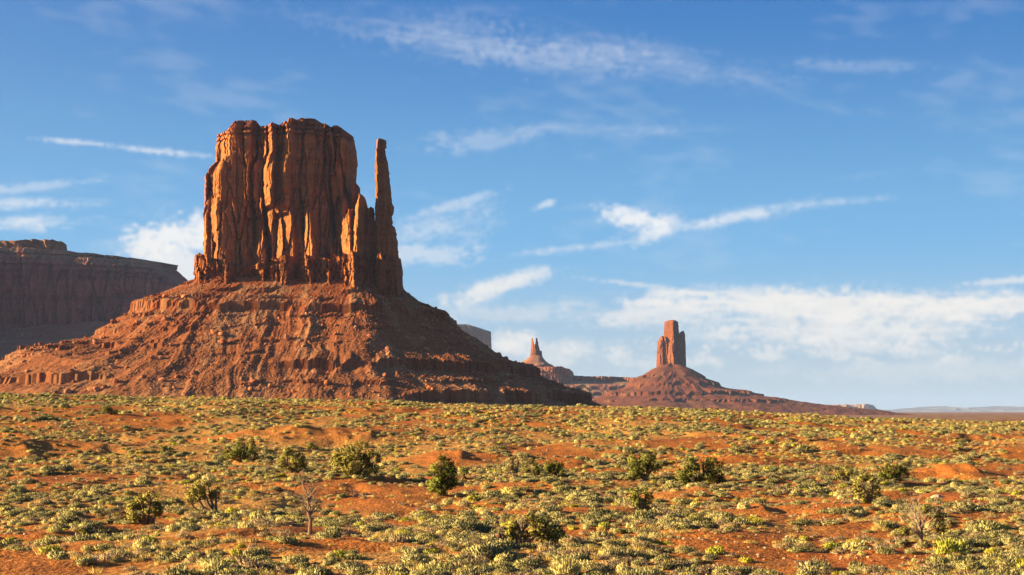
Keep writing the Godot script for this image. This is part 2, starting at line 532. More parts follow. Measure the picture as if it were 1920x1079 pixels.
func build_sky() -> Sky:
	# high veil and streaks
	cloud(960, 88, 430, 55, -6, 0.34, 1.0, 5.0, 1.3)
	cloud(1300, 130, 260, 40, -10, 0.16, 1.3, 7.0, 1.2)
	cloud(1600, 138, 170, 18, -6, 0.18, 1.5, 8.0, 1.2)
	cloud(1440, 170, 120, 16, -24, 0.12, 1.5, 8.0, 1.2)
	cloud(1180, 244, 300, 14, -1, 0.18, 1.2, 7.0, 1.3)
	cloud(900, 262, 160, 26, 6, 0.22, 2.0, 7.0, 0.8)
	# trail at the left
	cloud(300, 297, 110, 7, -4, 0.6, 9.0, 20.0, 0.8)
	cloud(130, 287, 70, 5, -2, 0.5, 9.0, 20.0, 0.5)
	# left streaks
	cloud(20, 402, 190, 14, 2, 0.55, 1.6, 8.0, 1.1)
	cloud(10, 437, 190, 18, 3, 0.75, 1.6, 8.0, 1.0)
	cloud(60, 370, 140, 10, 8, 0.3, 2.0, 9.0, 0.7)
	cloud(330, 452, 120, 46, 12, 0.9, 2.6, 5.0, 0.6)
	cloud(345, 505, 80, 40, -10, 0.8, 2.6, 5.0, 0.5)
	# right of the butte
	cloud(820, 430, 150, 44, 14, 0.42, 2.4, 7.0, 1.2)
	cloud(800, 480, 140, 26, 4, 0.45, 2.4, 8.0, 0.7)
	cloud(860, 382, 120, 12, 16, 0.35, 2.4, 8.0, 0.7)
	cloud(1070, 466, 150, 9, 6, 0.5, 2.0, 9.0, 1.0)
	cloud(900, 547, 120, 24, 18, 0.8, 2.4, 6.0, 0.8)
	cloud(970, 525, 90, 18, 14, 0.6, 2.4, 7.0, 0.6)
	cloud(960, 585, 240, 26, 2, 0.4, 2.0, 7.0, 0.8)
	# the wing-shaped cloud
	cloud(1190, 412, 85, 24, -14, 0.85, 5.0, 9.0, 0.7)
	cloud(1235, 432, 60, 22, 30, 0.6, 5.0, 9.0, 0.7)
	cloud(1420, 405, 150, 20, 9, 0.5, 2.4, 7.0, 1.5)
	cloud(1560, 388, 150, 10, 3, 0.35, 2.4, 8.0, 1.2)
	cloud(1340, 418, 190, 15, 8, 0.62, 2.4, 7.0, 1.2)
	cloud(1020, 384, 26, 8, 14, 0.5, 6.0, 9.0, 0.6)
	cloud(1640, 340, 120, 8, 5, 0.08, 3.0, 9.0, 1.2)
	cloud(1190, 534, 120, 4, -7, 0.5, 4.0, 20.0, 0.5)
	# the bright layer low on the right
	cloud(1500, 575, 330, 40, -2, 0.95, 1.2, 4.5, 0.7)
	cloud(1800, 585, 260, 36, 0, 0.95, 1.2, 4.5, 0.7)
	cloud(1240, 590, 170, 26, 6, 0.7, 2.2, 6.0, 0.6)
	cloud(1560, 620, 380, 42, 0, 0.85, 1.2, 4.0, 0.8)
	cloud(1640, 655, 150, 16, -4, 0.6, 3.0, 8.0, 0.8)
	cloud(1890, 540, 90, 8, 2, 0.6, 3.0, 9.0, 0.5)
	cloud(1215, 568, 60, 9, 0, 0.7, 7.0, 9.0, 0.4)
	cloud(1040, 655, 170, 24, 0, 0.45, 4.0, 7.0, 0.6)
	cloud(960, 640, 55, 26, 0, 0.8, 7.0, 9.0, 0.5)
	cloud(1800, 700, 400, 30, 0, 0.3, 2.0, 6.0, 0.8)
	var W := 4096
	var H := 2048
	var im := Image.create(W / 8, H / 8, false, Image.FORMAT_RGBF)
	for y in H / 8:
		for x in W / 8:
			var el := 90.0 - (y + 0.5) * 180.0 / (H / 8)
			var az := (x + 0.5) * 360.0 / (W / 8)
			if az > 180.0: az -= 360.0
			im.set_pixel(x, y, sky_color(az, el))
	im.resize(W, H, Image.INTERPOLATE_BILINEAR)
	for y in range(int(H * (90.0 - 20.0) / 180.0), H / 2 + 8):
		for xx in range(-280, 281):
			var el := 90.0 - (y + 0.5) * 180.0 / H
			var az := (xx + 0.5) * 360.0 / W
			im.set_pixel((xx + W) % W, y, sky_color(az, el))
	var pm := PanoramaSkyMaterial.new()
	pm.panorama = ImageTexture.create_from_image(im)
	var sky := Sky.new()
	sky.sky_material = pm
	return sky

# ------------------------------------------------------------------ materials
func noise_tex(freq: float, lo: Color, hi: Color, seed_: int, oct := 5, size := 512) -> NoiseTexture2D:
	var n := FastNoiseLite.new()
	n.seed = seed_
	n.noise_type = FastNoiseLite.TYPE_SIMPLEX_SMOOTH
	n.frequency = freq
	n.fractal_octaves = oct
	n.fractal_gain = 0.6
	var g := Gradient.new()
	g.set_color(0, lo)
	g.set_color(1, hi)
	var t := NoiseTexture2D.new()
	t.width = size
	t.height = size
	t.seamless = true
	t.noise = n
	t.color_ramp = g
	return t

func mat(rough := 0.95) -> StandardMaterial3D:
	var m := StandardMaterial3D.new()
	m.vertex_color_use_as_albedo = true
	m.roughness = rough
	m.metallic_specular = 0.2
	return m

func build_materials() -> void:
	var m := mat()
	m.albedo_texture = noise_tex(0.02, Color(0.72, 0.70, 0.68), Color(1, 1, 1), 5)
	m.uv1_triplanar = true
	m.uv1_world_triplanar = true
	m.uv1_scale = Vector3.ONE * 0.021
	M.rock = m
	m = mat()
	m.albedo_texture = noise_tex(0.016, Color(0.50, 0.45, 0.42), Color(1, 1, 1), 8, 7, 1024)
	m.uv1_triplanar = true
	m.uv1_world_triplanar = true
	m.uv1_scale = Vector3.ONE * 0.13
	m.heightmap_enabled = true
	m.heightmap_texture = noise_tex(0.02, Color.BLACK, Color.WHITE, 21, 6, 1024)
	m.heightmap_scale = 9.0
	M.ground = m
	m = mat()
	m.backlight_enabled = true
	m.backlight = Color(0.36, 0.36, 0.26)
	M.leaf = m
	M.bark = mat()

# ------------------------------------------------------------------ plants
func rand_dir() -> Vector3:
	var y := rng.randf_range(-1.0, 1.0)
	var a := rng.randf() * TAU
	var s := sqrt(1.0 - y * y)
	return Vector3(s * cos(a), y, s * sin(a))

# a dome of fine leaves, one unit in radius; h the height of the dome over its radius
func shrub_mesh(n: int, h: float, leaf: float, up: float, cols: Array, lumps: int, wide := 0.26) -> ArrayMesh:
	var mb := MB.new()
	var L := []
	for k in lumps:
		var a := TAU * k / lumps + rng.randf() * 0.8
		var q := rng.randf_range(0.25, 0.52) if lumps > 1 else 0.0
		L.append([Vector3(cos(a) * q, 0.0, sin(a) * q), rng.randf_range(0.5, 0.72) if lumps > 1 else 0.9, rng.randf_range(0.75, 1.1)])
	for k in n:
		var l: Array = L[k % L.size()]
		var d := rand_dir()
		d.y = absf(d.y)
		var rr: float = l[1] * pow(rng.randf(), 0.25) * (1.0 + 0.4 * nz.get_noise_3d(d.x * 55.0 + n, d.y * 55.0, d.z * 55.0 + h * 100.0))
		var p: Vector3 = l[0] + Vector3(d.x * rr, d.y * rr * h * float(l[2]) / 0.75 + 0.02, d.z * rr)
		var dir := (d + Vector3.UP * up + rand_dir() * 0.45).normalized()
		var side := dir.cross(rand_dir()).normalized()
		var s := leaf * rng.randf_range(0.6, 1.3)
		var c: Color = cols[rng.randi() % cols.size()]
		c = c * rng.randf_range(0.75, 1.2)
		c.a = 1.0
		var nm := (Vector3(d.x, d.y * 0.9 + 0.15, d.z) + rand_dir() * 0.75).normalized()
		mb.leaf(p - side * s * wide - dir * s * 0.2, p + side * s * wide - dir * s * 0.2, p + dir * s, c, nm)
	return mb.mesh(M.leaf)

func leaf_clump(mb: MB, p: Vector3, out: Vector3, size: float, n: int, cols: Array) -> void:
	for k in n:
		var q := p + rand_dir() * size * pow(rng.randf(), 0.5)
		var dir := (out * 0.7 + rand_dir()).normalized()
		var side := dir.cross(rand_dir()).normalized()
		var s := size * rng.randf_range(0.5, 0.9)
		var c: Color = cols[rng.randi() % cols.size()]
		c = c * rng.randf_range(0.7, 1.25)
		c.a = 1.0
		var nm := (out + (q - p) / size * 0.7 + rand_dir() * 0.4 + Vector3.UP * 0.1).normalized()
		mb.leaf(q - side * s * 0.42, q + side * s * 0.42, q + dir * s, c, nm)

# a juniper given by its base on the ground, and lobes in photo pixels round that base: [dx, up, rx, ry]
func juniper(px: float, py: float, lobes: Array, label: String, o := {}) -> Node3D:
	var at := ray(px, py)
	var S := -at.z / F
	var t := thing("juniper_tree", label, "tree", at - Vector3(0, 0.05, 0), "junipers scattered over the plain")
	var cols: Array = o.get("cols", [Color(0.175, 0.185, 0.040), Color(0.135, 0.155, 0.035), Color(0.21, 0.205, 0.055)])
	var bark: Color = o.get("bark", Color(0.15, 0.095, 0.06))
	var wood := MB.new()
	var crown := MB.new()
	var dens: float = o.get("dens", 1.0)
	var clump: float = o.get("clump", 0.15)
	var stem: Array = o.get("stem", [[0.0, 0.0]])
	for l in lobes:
		var c := Vector3(l[0] * S, l[1] * S, (rng.randf() - 0.5) * l[2] * S * 0.8)
		var rx: float = l[2] * S
		var ry: float = l[3] * S
		var rz := rx * 0.9
		# the limb that carries this lobe
		var s0: Array = stem[rng.randi() % stem.size()]
		var b := Vector3(s0[0] * S, 0.0, 0.0)
		var mid := b.lerp(c, 0.5) + Vector3(rng.randf_range(-0.12, 0.12), -0.1, rng.randf_range(-0.1, 0.1)) * c.length()
		wood.tube([b, b.lerp(mid, 0.55) + Vector3(0.03, 0.02, 0), mid, mid.lerp(c, 0.6), c + Vector3(0, ry * 0.5, 0)], [0.13, 0.10, 0.075, 0.05, 0.02].map(func(r): return r * o.get("thick", 1.0)), 6, bark)
		for k in 5:
			var e := c + Vector3(rng.randf_range(-0.8, 0.8) * rx, rng.randf_range(-0.5, 0.8) * ry, rng.randf_range(-0.8, 0.8) * rz)
			wood.tube([mid.lerp(c, 0.4), (mid.lerp(c, 0.6) + e) * 0.5, e], [0.04, 0.026, 0.01], 4, bark)
		var n := int(clampf(rx * ry * 270.0, 70.0, 460.0) * dens)
		for k in n:
			var d := rand_dir()
			var rr := pow(rng.randf(), 0.33)
			var bump := 1.0 + 0.5 * nz.get_noise_3d(d.x * 40.0 + px, d.y * 40.0, d.z * 40.0)
			var p := c + Vector3(d.x * rx, d.y * ry, d.z * rz) * rr * bump
			if nz.get_noise_3d(p.x * 42.0 + px, p.y * 42.0, p.z * 42.0) < -0.04: continue
			if p.y < 0.05: p.y = 0.05 + rng.randf() * 0.1
			leaf_clump(crown, p, d, clump * rng.randf_range(0.7, 1.35), 13, cols)
	if o.get("trunk", true):
		for s0 in stem:
			wood.tube([Vector3(s0[0] * S, -0.15, 0), Vector3(s0[0] * S * 0.9, 0.25, 0), Vector3(s0[0] * S * 0.8, 0.6, 0.02)], [0.2, 0.16, 0.12].map(func(r): return r * o.get("thick", 1.0)), 7, bark)
	part("trunk", wood.mesh(M.bark), t)
	part("crown", crown.mesh(M.leaf), t)
	marks.append([px, py - 20.0, o.get("short", "")])
	return t

func branches(mb: MB, p: Vector3, dir: Vector3, len_: float, r: float, depth: int, col: Color, spread: float) -> void:
	var pts := [p]
	var rad := [r]
	var q := p
	var d := dir
	for k in 3:
		d = (d + rand_dir() * 0.28 + Vector3.UP * 0.06).normalized()
		q += d * len_ / 3.0
		pts.append(q)
		rad.append(r * (1.0 - 0.22 * (k + 1)))
	mb.tube(pts, rad, 5 if depth > 1 else 3, col)
	if depth <= 0:
		return
	for k in 2 + rng.randi() % 3:
		var at: Vector3 = pts[1 + rng.randi() % 3]
		branches(mb, at, (d + rand_dir() * spread).normalized(), len_ * rng.randf_range(0.5, 0.78), r * 0.42, depth - 1, col, spread)

var marks := []      # px, py, short name: what the shrub labels refer to

# ------------------------------------------------------------------ the buttes and mesas
func boulder_mesh(sd: int, col: Color) -> ArrayMesh:
	var mb := MB.new()
	var rr := RandomNumberGenerator.new()
	rr.seed = sd
	var cuts := []
	for k in 9:
		cuts.append([Vector3(rr.randf_range(-1, 1), rr.randf_range(-1, 1), rr.randf_range(-1, 1)).normalized(), rr.randf_range(0.5, 0.85)])
	var sq := Vector3(rr.randf_range(0.8, 1.3), rr.randf_range(0.55, 0.9), rr.randf_range(0.7, 1.1))
	var nu := 9
	var nv := 6
	for j in nv:
		var th := PI * j / (nv - 1)
		for k in nu:
			var ph := TAU * k / nu
			var d := Vector3(sin(th) * cos(ph), cos(th), sin(th) * sin(ph))
			var q := 1.0
			for c in cuts:
				var s: float = d.dot(c[0])
				if s > 0.05:
					q = minf(q, c[1] / s)
			mb.v.append(d * q * sq)
			mb.c.append(col)
	mb.grid(nu, nv, 0, true)
	return mb.mesh(M.rock)

func scatter_boulders(parent: Node3D, t: Apron, count: int, big0: float, big1: float, rubble: int, sm0: float, sm1: float, dmax: float) -> void:
	var tones := [Color(0.430, 0.172, 0.077), Color(0.344, 0.125, 0.056), Color(0.464, 0.232, 0.129), Color(0.284, 0.095, 0.043), Color(0.396, 0.172, 0.095)]
	var ms := []
	for k in 10:
		ms.append(boulder_mesh(40 + k, tones[k % 5]))
	var made := 0
	var tries := 0
	while made < count and tries < count * 20:
		tries += 1
		var c: Array = t.cols[rng.randi() % t.cols.size()]
		if c[3] < -0.3: continue
		var D := lerpf(20.0, dmax, pow(rng.randf(), 0.6))
		var sc := nz.get_noise_2d(float(c[4]) * 0.9, D * 0.35)
		if sc < -0.05 and rng.randf() < 0.75: continue
		var p := apron_h(t.o, c, D)
		if p.y < -20.0: continue
		var s := lerpf(big0, big1, pow(rng.randf(), 2.6)) * 0.5
		var b := part("boulder", ms[rng.randi() % 10], parent, p + Vector3(0, s * 0.2, 0))
		b.basis = Basis.from_euler(Vector3(rng.randf() * 0.8, rng.randf() * TAU, rng.randf() * 0.8)).scaled(Vector3.ONE * s)
		made += 1
	for q in 2:
		var mm := MultiMesh.new()
		mm.transform_format = MultiMesh.TRANSFORM_3D
		mm.mesh = ms[q * 2]
		mm.instance_count = rubble / 2
		for k in rubble / 2:
			var c: Array = t.cols[rng.randi() % t.cols.size()]
			var D := lerpf(4.0, dmax, pow(rng.randf(), 0.7))
			if nz.get_noise_2d(float(c[4]) * 0.9, D * 0.35) < 0.0 and rng.randf() < 0.8:
				D = lerpf(4.0, dmax, rng.randf())
				c = t.cols[rng.randi() % t.cols.size()]
			var p := apron_h(t.o, c, D)
			var s := lerpf(sm0, sm1, pow(rng.randf(), 2.0)) * 0.5
			mm.set_instance_transform(k, Transform3D(Basis.from_euler(Vector3(rng.randf() * 3.0, rng.randf() * TAU, rng.randf() * 3.0)).scaled(Vector3.ONE * s), p + Vector3(0, s * 0.1, 0)))
		var o := MultiMeshInstance3D.new()
		o.name = "rubble"
		o.multimesh = mm
		o.set_meta("kind", "stuff")
		parent.add_child(o, true)

func main_butte() -> void:
	var d := 1600.0
	var S := d / F
	var cx := 560.0
	var by := 745.0
	var t := thing("sandstone_butte", "towering red sandstone butte with a slender thumb spire on its right", "butte", P(cx, by, d))
	var red := Color(0.345, 0.138, 0.047)
	var common := {"d": d, "cx": cx, "by": by, "S": S, "col": red, "cap_col": Color(0.292, 0.099, 0.047)}
	var o := common.duplicate()
	o.merge({
		"sil": [[222, 418, 646], [235, 405, 650], [245, 404, 653], [262, 403, 657], [290, 402, 660], [296, 397, 658], [306, 390, 658], [320, 385, 657], [345, 385, 658], [380, 384, 662], [400, 383, 664], [440, 386, 668], [480, 385, 672], [535, 384, 680]],
		"top": [[405, 238], [410, 231], [416, 227], [430, 224], [452, 223], [462, 221], [484, 222], [491, 229], [500, 234], [527, 232], [540, 228], [556, 222], [575, 219.5], [604, 220], [614, 225], [625, 231.5], [642, 231], [649, 234], [655, 242]],
		"prof": [
			[250, [[385, -24], [390, -14], [408, -7], [432, 5], [436, 1], [478, -6], [482, -18], [486, -7], [503, -3], [506, -24], [509, -4], [518, 4], [521, -5], [530, -6], [533, 2], [545, 7], [549, 13], [556, 11], [560, -1], [600, -7], [617, -9], [620, -3], [630, 0], [633, -13], [636, -3], [646, -4], [655, -16], [660, -34]]],
			[350, [[385, -26], [388, -10], [394, -2], [396, -15], [407, -17], [409, 0], [424, 9], [428, 7], [436, 1], [479, -6], [483, -20], [487, -9], [497, -8], [503, 1], [505, -26], [509, -5], [516, 4], [545, 11], [549, 17], [555, 15], [560, 1], [600, -4], [622, -6], [625, -22], [628, -6], [640, -8], [648, -3], [655, -12], [660, -34]]],
			[420, [[385, -26], [389, -8], [400, 3], [402, -7], [408, -9], [411, 4], [424, 12], [430, 9], [438, 2], [470, -3], [480, -5], [484, -18], [489, -8], [497, -5], [503, 3], [505, -24], [510, -6], [516, 6], [545, 14], [556, 16], [560, 2], [573, 0], [579, 12], [590, 20], [594, 2], [600, -1], [622, -4], [625, -18], [628, -4], [636, -2], [640, 6], [650, 12], [655, 0], [660, -20]]],
			[478, [[385, -26], [388, -6], [398, 6], [402, -1], [409, -3], [413, 8], [428, 16], [440, 9], [450, 1], [470, 5], [478, -1], [488, -4], [492, 10], [507, 15], [509, -8], [515, -8], [518, 12], [545, 18], [556, 18], [561, 4], [573, 5], [578, 22], [592, 28], [595, 9], [612, 8], [615, 16], [622, 18], [625, 6], [638, 8], [642, 18], [655, 24], [660, 6]]],
		],
		"base": 540.0, "depth": 100.0, "nf": 400, "nv": 360, "seed": 3, "rough": 1.0, "streak": 0.42, "cap": 22.0, "rough_top": 1.6,
		"slabs": [[21.0, 105.0, 12.0, 1.8], [9.5, 52.0, 5.5, 2.0], [3.6, 16.0, 0.8, 1.4]], "zs": 1.0, "chamfer": 0.19, "chamfer_z": 34.0,
	})
	tower("tower", t, o)
	# the jagged pinnacles stepping up between tower and spire
	for q in [
			{"sil": [[398, 648, 664], [420, 646, 667], [460, 643, 670], [545, 636, 676]], "top": [[648, 414], [650, 402], [655, 400], [656, 394], [661, 393], [663, 400]], "z0": 17.0, "seed": 29, "nf": 52, "prof": [[400, [[0, -12], [14, 2], [40, 9], [60, 14], [70, 8], [100, -4]]]]},
			{"sil": [[363, 676, 682], [376, 671, 687], [390, 667, 689], [420, 663, 691], [460, 659, 692], [545, 652, 694]], "top": [[671, 384], [673, 372], [676, 364], [680, 363], [684, 370], [687, 384]], "z0": 27.0, "seed": 31, "nf": 60, "prof": [[400, [[0, -14], [10, 0], [34, 14], [44, 16], [52, 8], [100, -8]]]]},
			{"sil": [[386, 689, 700], [400, 686, 703], [440, 684, 703.5], [545, 680, 706]], "top": [[687, 392], [689, 389], [693, 390], [695, 386], [699, 388], [702, 396]], "z0": 22.0, "seed": 33, "nf": 44, "prof": [[400, [[0, -8], [16, 2], [34, 6], [46, 2], [100, -8]]]]},
			{"sil": [[430, 654, 661], [445, 652, 664], [545, 646, 670]], "top": [[653, 440], [656, 431], [659, 430], [662, 442]], "z0": 33.0, "seed": 37, "nf": 30, "prof": [[400, [[0, -8], [30, 3], [50, 5], [62, 0], [100, -8]]]]}]:
		o = common.duplicate()
		o.merge({"base": 548.0, "depth": 30.0, "nv": 190, "rough": 1.2, "streak": 0.12, "rough_top": 2.5, "slabs": [[8.0, 42.0, 3.0, 1.4], [3.6, 14.0, 1.6, 1.6]]}, true)
		o.merge(q, true)
		o.col = Color(0.37, 0.155, 0.054)
		tower("pinnacle", t, o)
	o = common.duplicate()      # the small fin on the tower's right edge
	o.merge({
		"sil": [[340, 663, 669], [350, 660, 672], [400, 656, 674], [450, 654, 678]],
		"top": [[660, 352], [663, 342], [666, 339], [670, 346], [672, 350]],
		"prof": [[340, [[0, -16], [20, -6], [100, -12]]]], "base": 460.0, "depth": 18.0, "nf": 30, "nv": 90, "seed": 61, "rough": 0.8, "streak": 0.2, "rough_top": 1.0,
		"slabs": [[5.0, 30.0, 2.0, 1.0], [2.0, 8.0, 0.8, 1.0]],
	}, true)
	tower("rock_fin", t, o)
	o = common.duplicate()      # the thumb
	o.merge({
		"sil": [[260, 707, 723], [264, 705.5, 724.5], [275, 705.5, 724], [278, 706.5, 720], [283, 704, 722], [300, 702.5, 726], [340, 703, 731], [380, 703.5, 735], [388, 703, 739], [398, 703, 738], [404, 703, 735], [422, 702, 736], [426, 703, 741], [450, 702, 745], [480, 702, 747], [500, 702, 750], [545, 699, 754]],
		"top": [[708, 265], [710, 262], [714, 260.5], [718, 261], [721, 263], [722, 266.5]],
		"prof": [[300, [[0, -8], [10, 1], [24, 6], [30, 4], [70, 1], [100, -8]]], [440, [[0, -6], [6, 4], [22, 15], [26, 9], [70, 4], [86, 2], [100, -10]]]],
		"base": 548.0, "depth": 22.0, "nf": 70, "nv": 330, "seed": 47, "z0": 18.0, "rough": 1.0, "streak": 0.3, "rough_top": 0.0,
		"slabs": [[7.0, 45.0, 3.0, 1.0], [3.0, 12.0, 1.3, 1.2], [1.4, 5.0, 0.5, 1.2]],
	}, true)
	tower("thumb_spire", t, o)
	o = common.duplicate()      # the rough, finely jointed band at the foot
	o.merge({
		"sil": [[474, 371, 748], [484, 370, 750], [500, 368, 752], [535, 369, 754], [550, 372, 756]],
		"top": [[370, 482], [374, 475], [390, 474], [393, 483], [410, 487], [420, 495], [440, 494], [460, 501], [480, 503], [492, 497], [505, 488], [512, 500], [520, 486], [545, 480], [556, 486], [562, 496], [574, 490], [590, 484], [610, 490], [630, 487], [645, 482], [660, 476], [672, 482], [690, 488], [700, 494], [704, 488], [722, 482], [740, 488], [750, 487]],
		"prof": [[500, [[370, -30], [373, -8], [390, 9], [400, 12], [420, 14], [440, 19], [452, 11], [475, 10], [488, 8], [507, 19], [510, 8], [517, 14], [545, 22], [557, 21], [562, 10], [575, 14], [592, 26], [598, 14], [612, 16], [625, 22], [628, 14], [645, 20], [660, 24], [672, 34], [678, 28], [702, 18], [704, 14], [712, 24], [722, 27], [726, 18], [745, 8], [750, -20]]]],
		"base": 556.0, "depth": 112.0, "z0": 17.0, "nf": 460, "nv": 90, "seed": 83, "rough": 1.0, "streak": 0.0, "foot": 30.0, "rough_top": 7.0,
		"slabs": [[5.6, 22.0, 6.0, 1.6], [2.6, 9.0, 3.2, 1.6], [1.2, 3.6, 1.0, 1.2]],
	}, true)
	o.col = Color(0.31, 0.112, 0.038)
	tower("foot_cliff", t, o)
	var a := apron({
		"a": 116.0, "b": 62.0, "r": 48.0, "fan": 120.0, "step": 1.15, "rstep": 1.15, "d0": -24.0, "d1": 300.0, "k": 1.0, "hi": 130.0,
		"front": [[-24, 134], [0, 127], [25, 113], [60, 93], [70, 83], [120, 53], [170, 26], [215, 4], [300, -34]],
		"left": [[-24, 134], [0, 125], [20, 115], [59, 98], [66, 88], [108, 58], [136, 51], [176, 46], [192, 35], [215, 20], [245, 2], [300, -34]],
		"right": [[-24, 128], [0, 117], [20, 101], [46, 88], [55, 83], [62, 72], [86, 55], [120, 35], [140, 30], [163, 16], [186, 6], [212, -8], [260, -34]],
		"ledges": [[110, 2.4, 8.0, -70, 110, -0.02, 0.55], [91, 4.2, 12.0, -400, 400, -0.02, 0.8], [30, 5.0, 14.0, 20, 400, -0.01, 0.85], [49, 3.0, 8.0, -400, -90, 0.0, 0.4], [16, 4.6, 11.0, -400, -150, 0.0, 0.7], [-2, 6.0, 12.0, 150, 500, 0.0, 0.9], [66, 2.2, 8.0, -400, -60, 0.0, 0.1], [119, 1.3, 4.0, -400, 400, -0.02, 0.6], [101, 1.5, 4.0, -400, 400, -0.02, 0.5], [81, 1.4, 4.0, -400, 400, -0.01, 0.4], [70, 1.3, 4.0, -400, 400, -0.01, 0.3], [54, 1.3, 4.0, -400, 400, 0.0, 0.2], [40, 1.3, 4.0, -400, 0, 0.0, 0.2], [12, 2.0, 6.0, 20, 400, 0.0, 0.4]],
		"low": Color(0.235, 0.088, 0.036), "high": Color(0.24, 0.060, 0.018), "grey": Color(0.30, 0.155, 0.074),
	})
	talus("talus_slope", t, a).position = Vector3(-5.0, 0, -36.0)
	var holder := t.get_node("talus_slope") as Node3D
	scatter_boulders(holder, a, 300, 3.8, 10.5, 17000, 0.6, 2.3, 235.0)

func small_butte(label: String, cx: float, by: float, d: float, towers: Array, ap: Dictionary, name_ := "sandstone_butte", category := "butte", zshift := 0.0) -> Node3D:
	var t := thing(name_, label, category, P(cx, by, d))
	var S := d / F
	for w in towers:
		var o: Dictionary = {"d": d, "cx": cx, "by": by, "S": S, "rough": 2.0, "sk": 3.0, "streak": 0.35, "depth": 60.0, "rough_top": 3.0}
		o.merge(w, true)
		tower(o.called, t, o)
	if not ap.is_empty():
		talus("talus_slope", t, apron(ap)).position = Vector3(ap.get("ox", 0.0), 0, zshift)
	return t

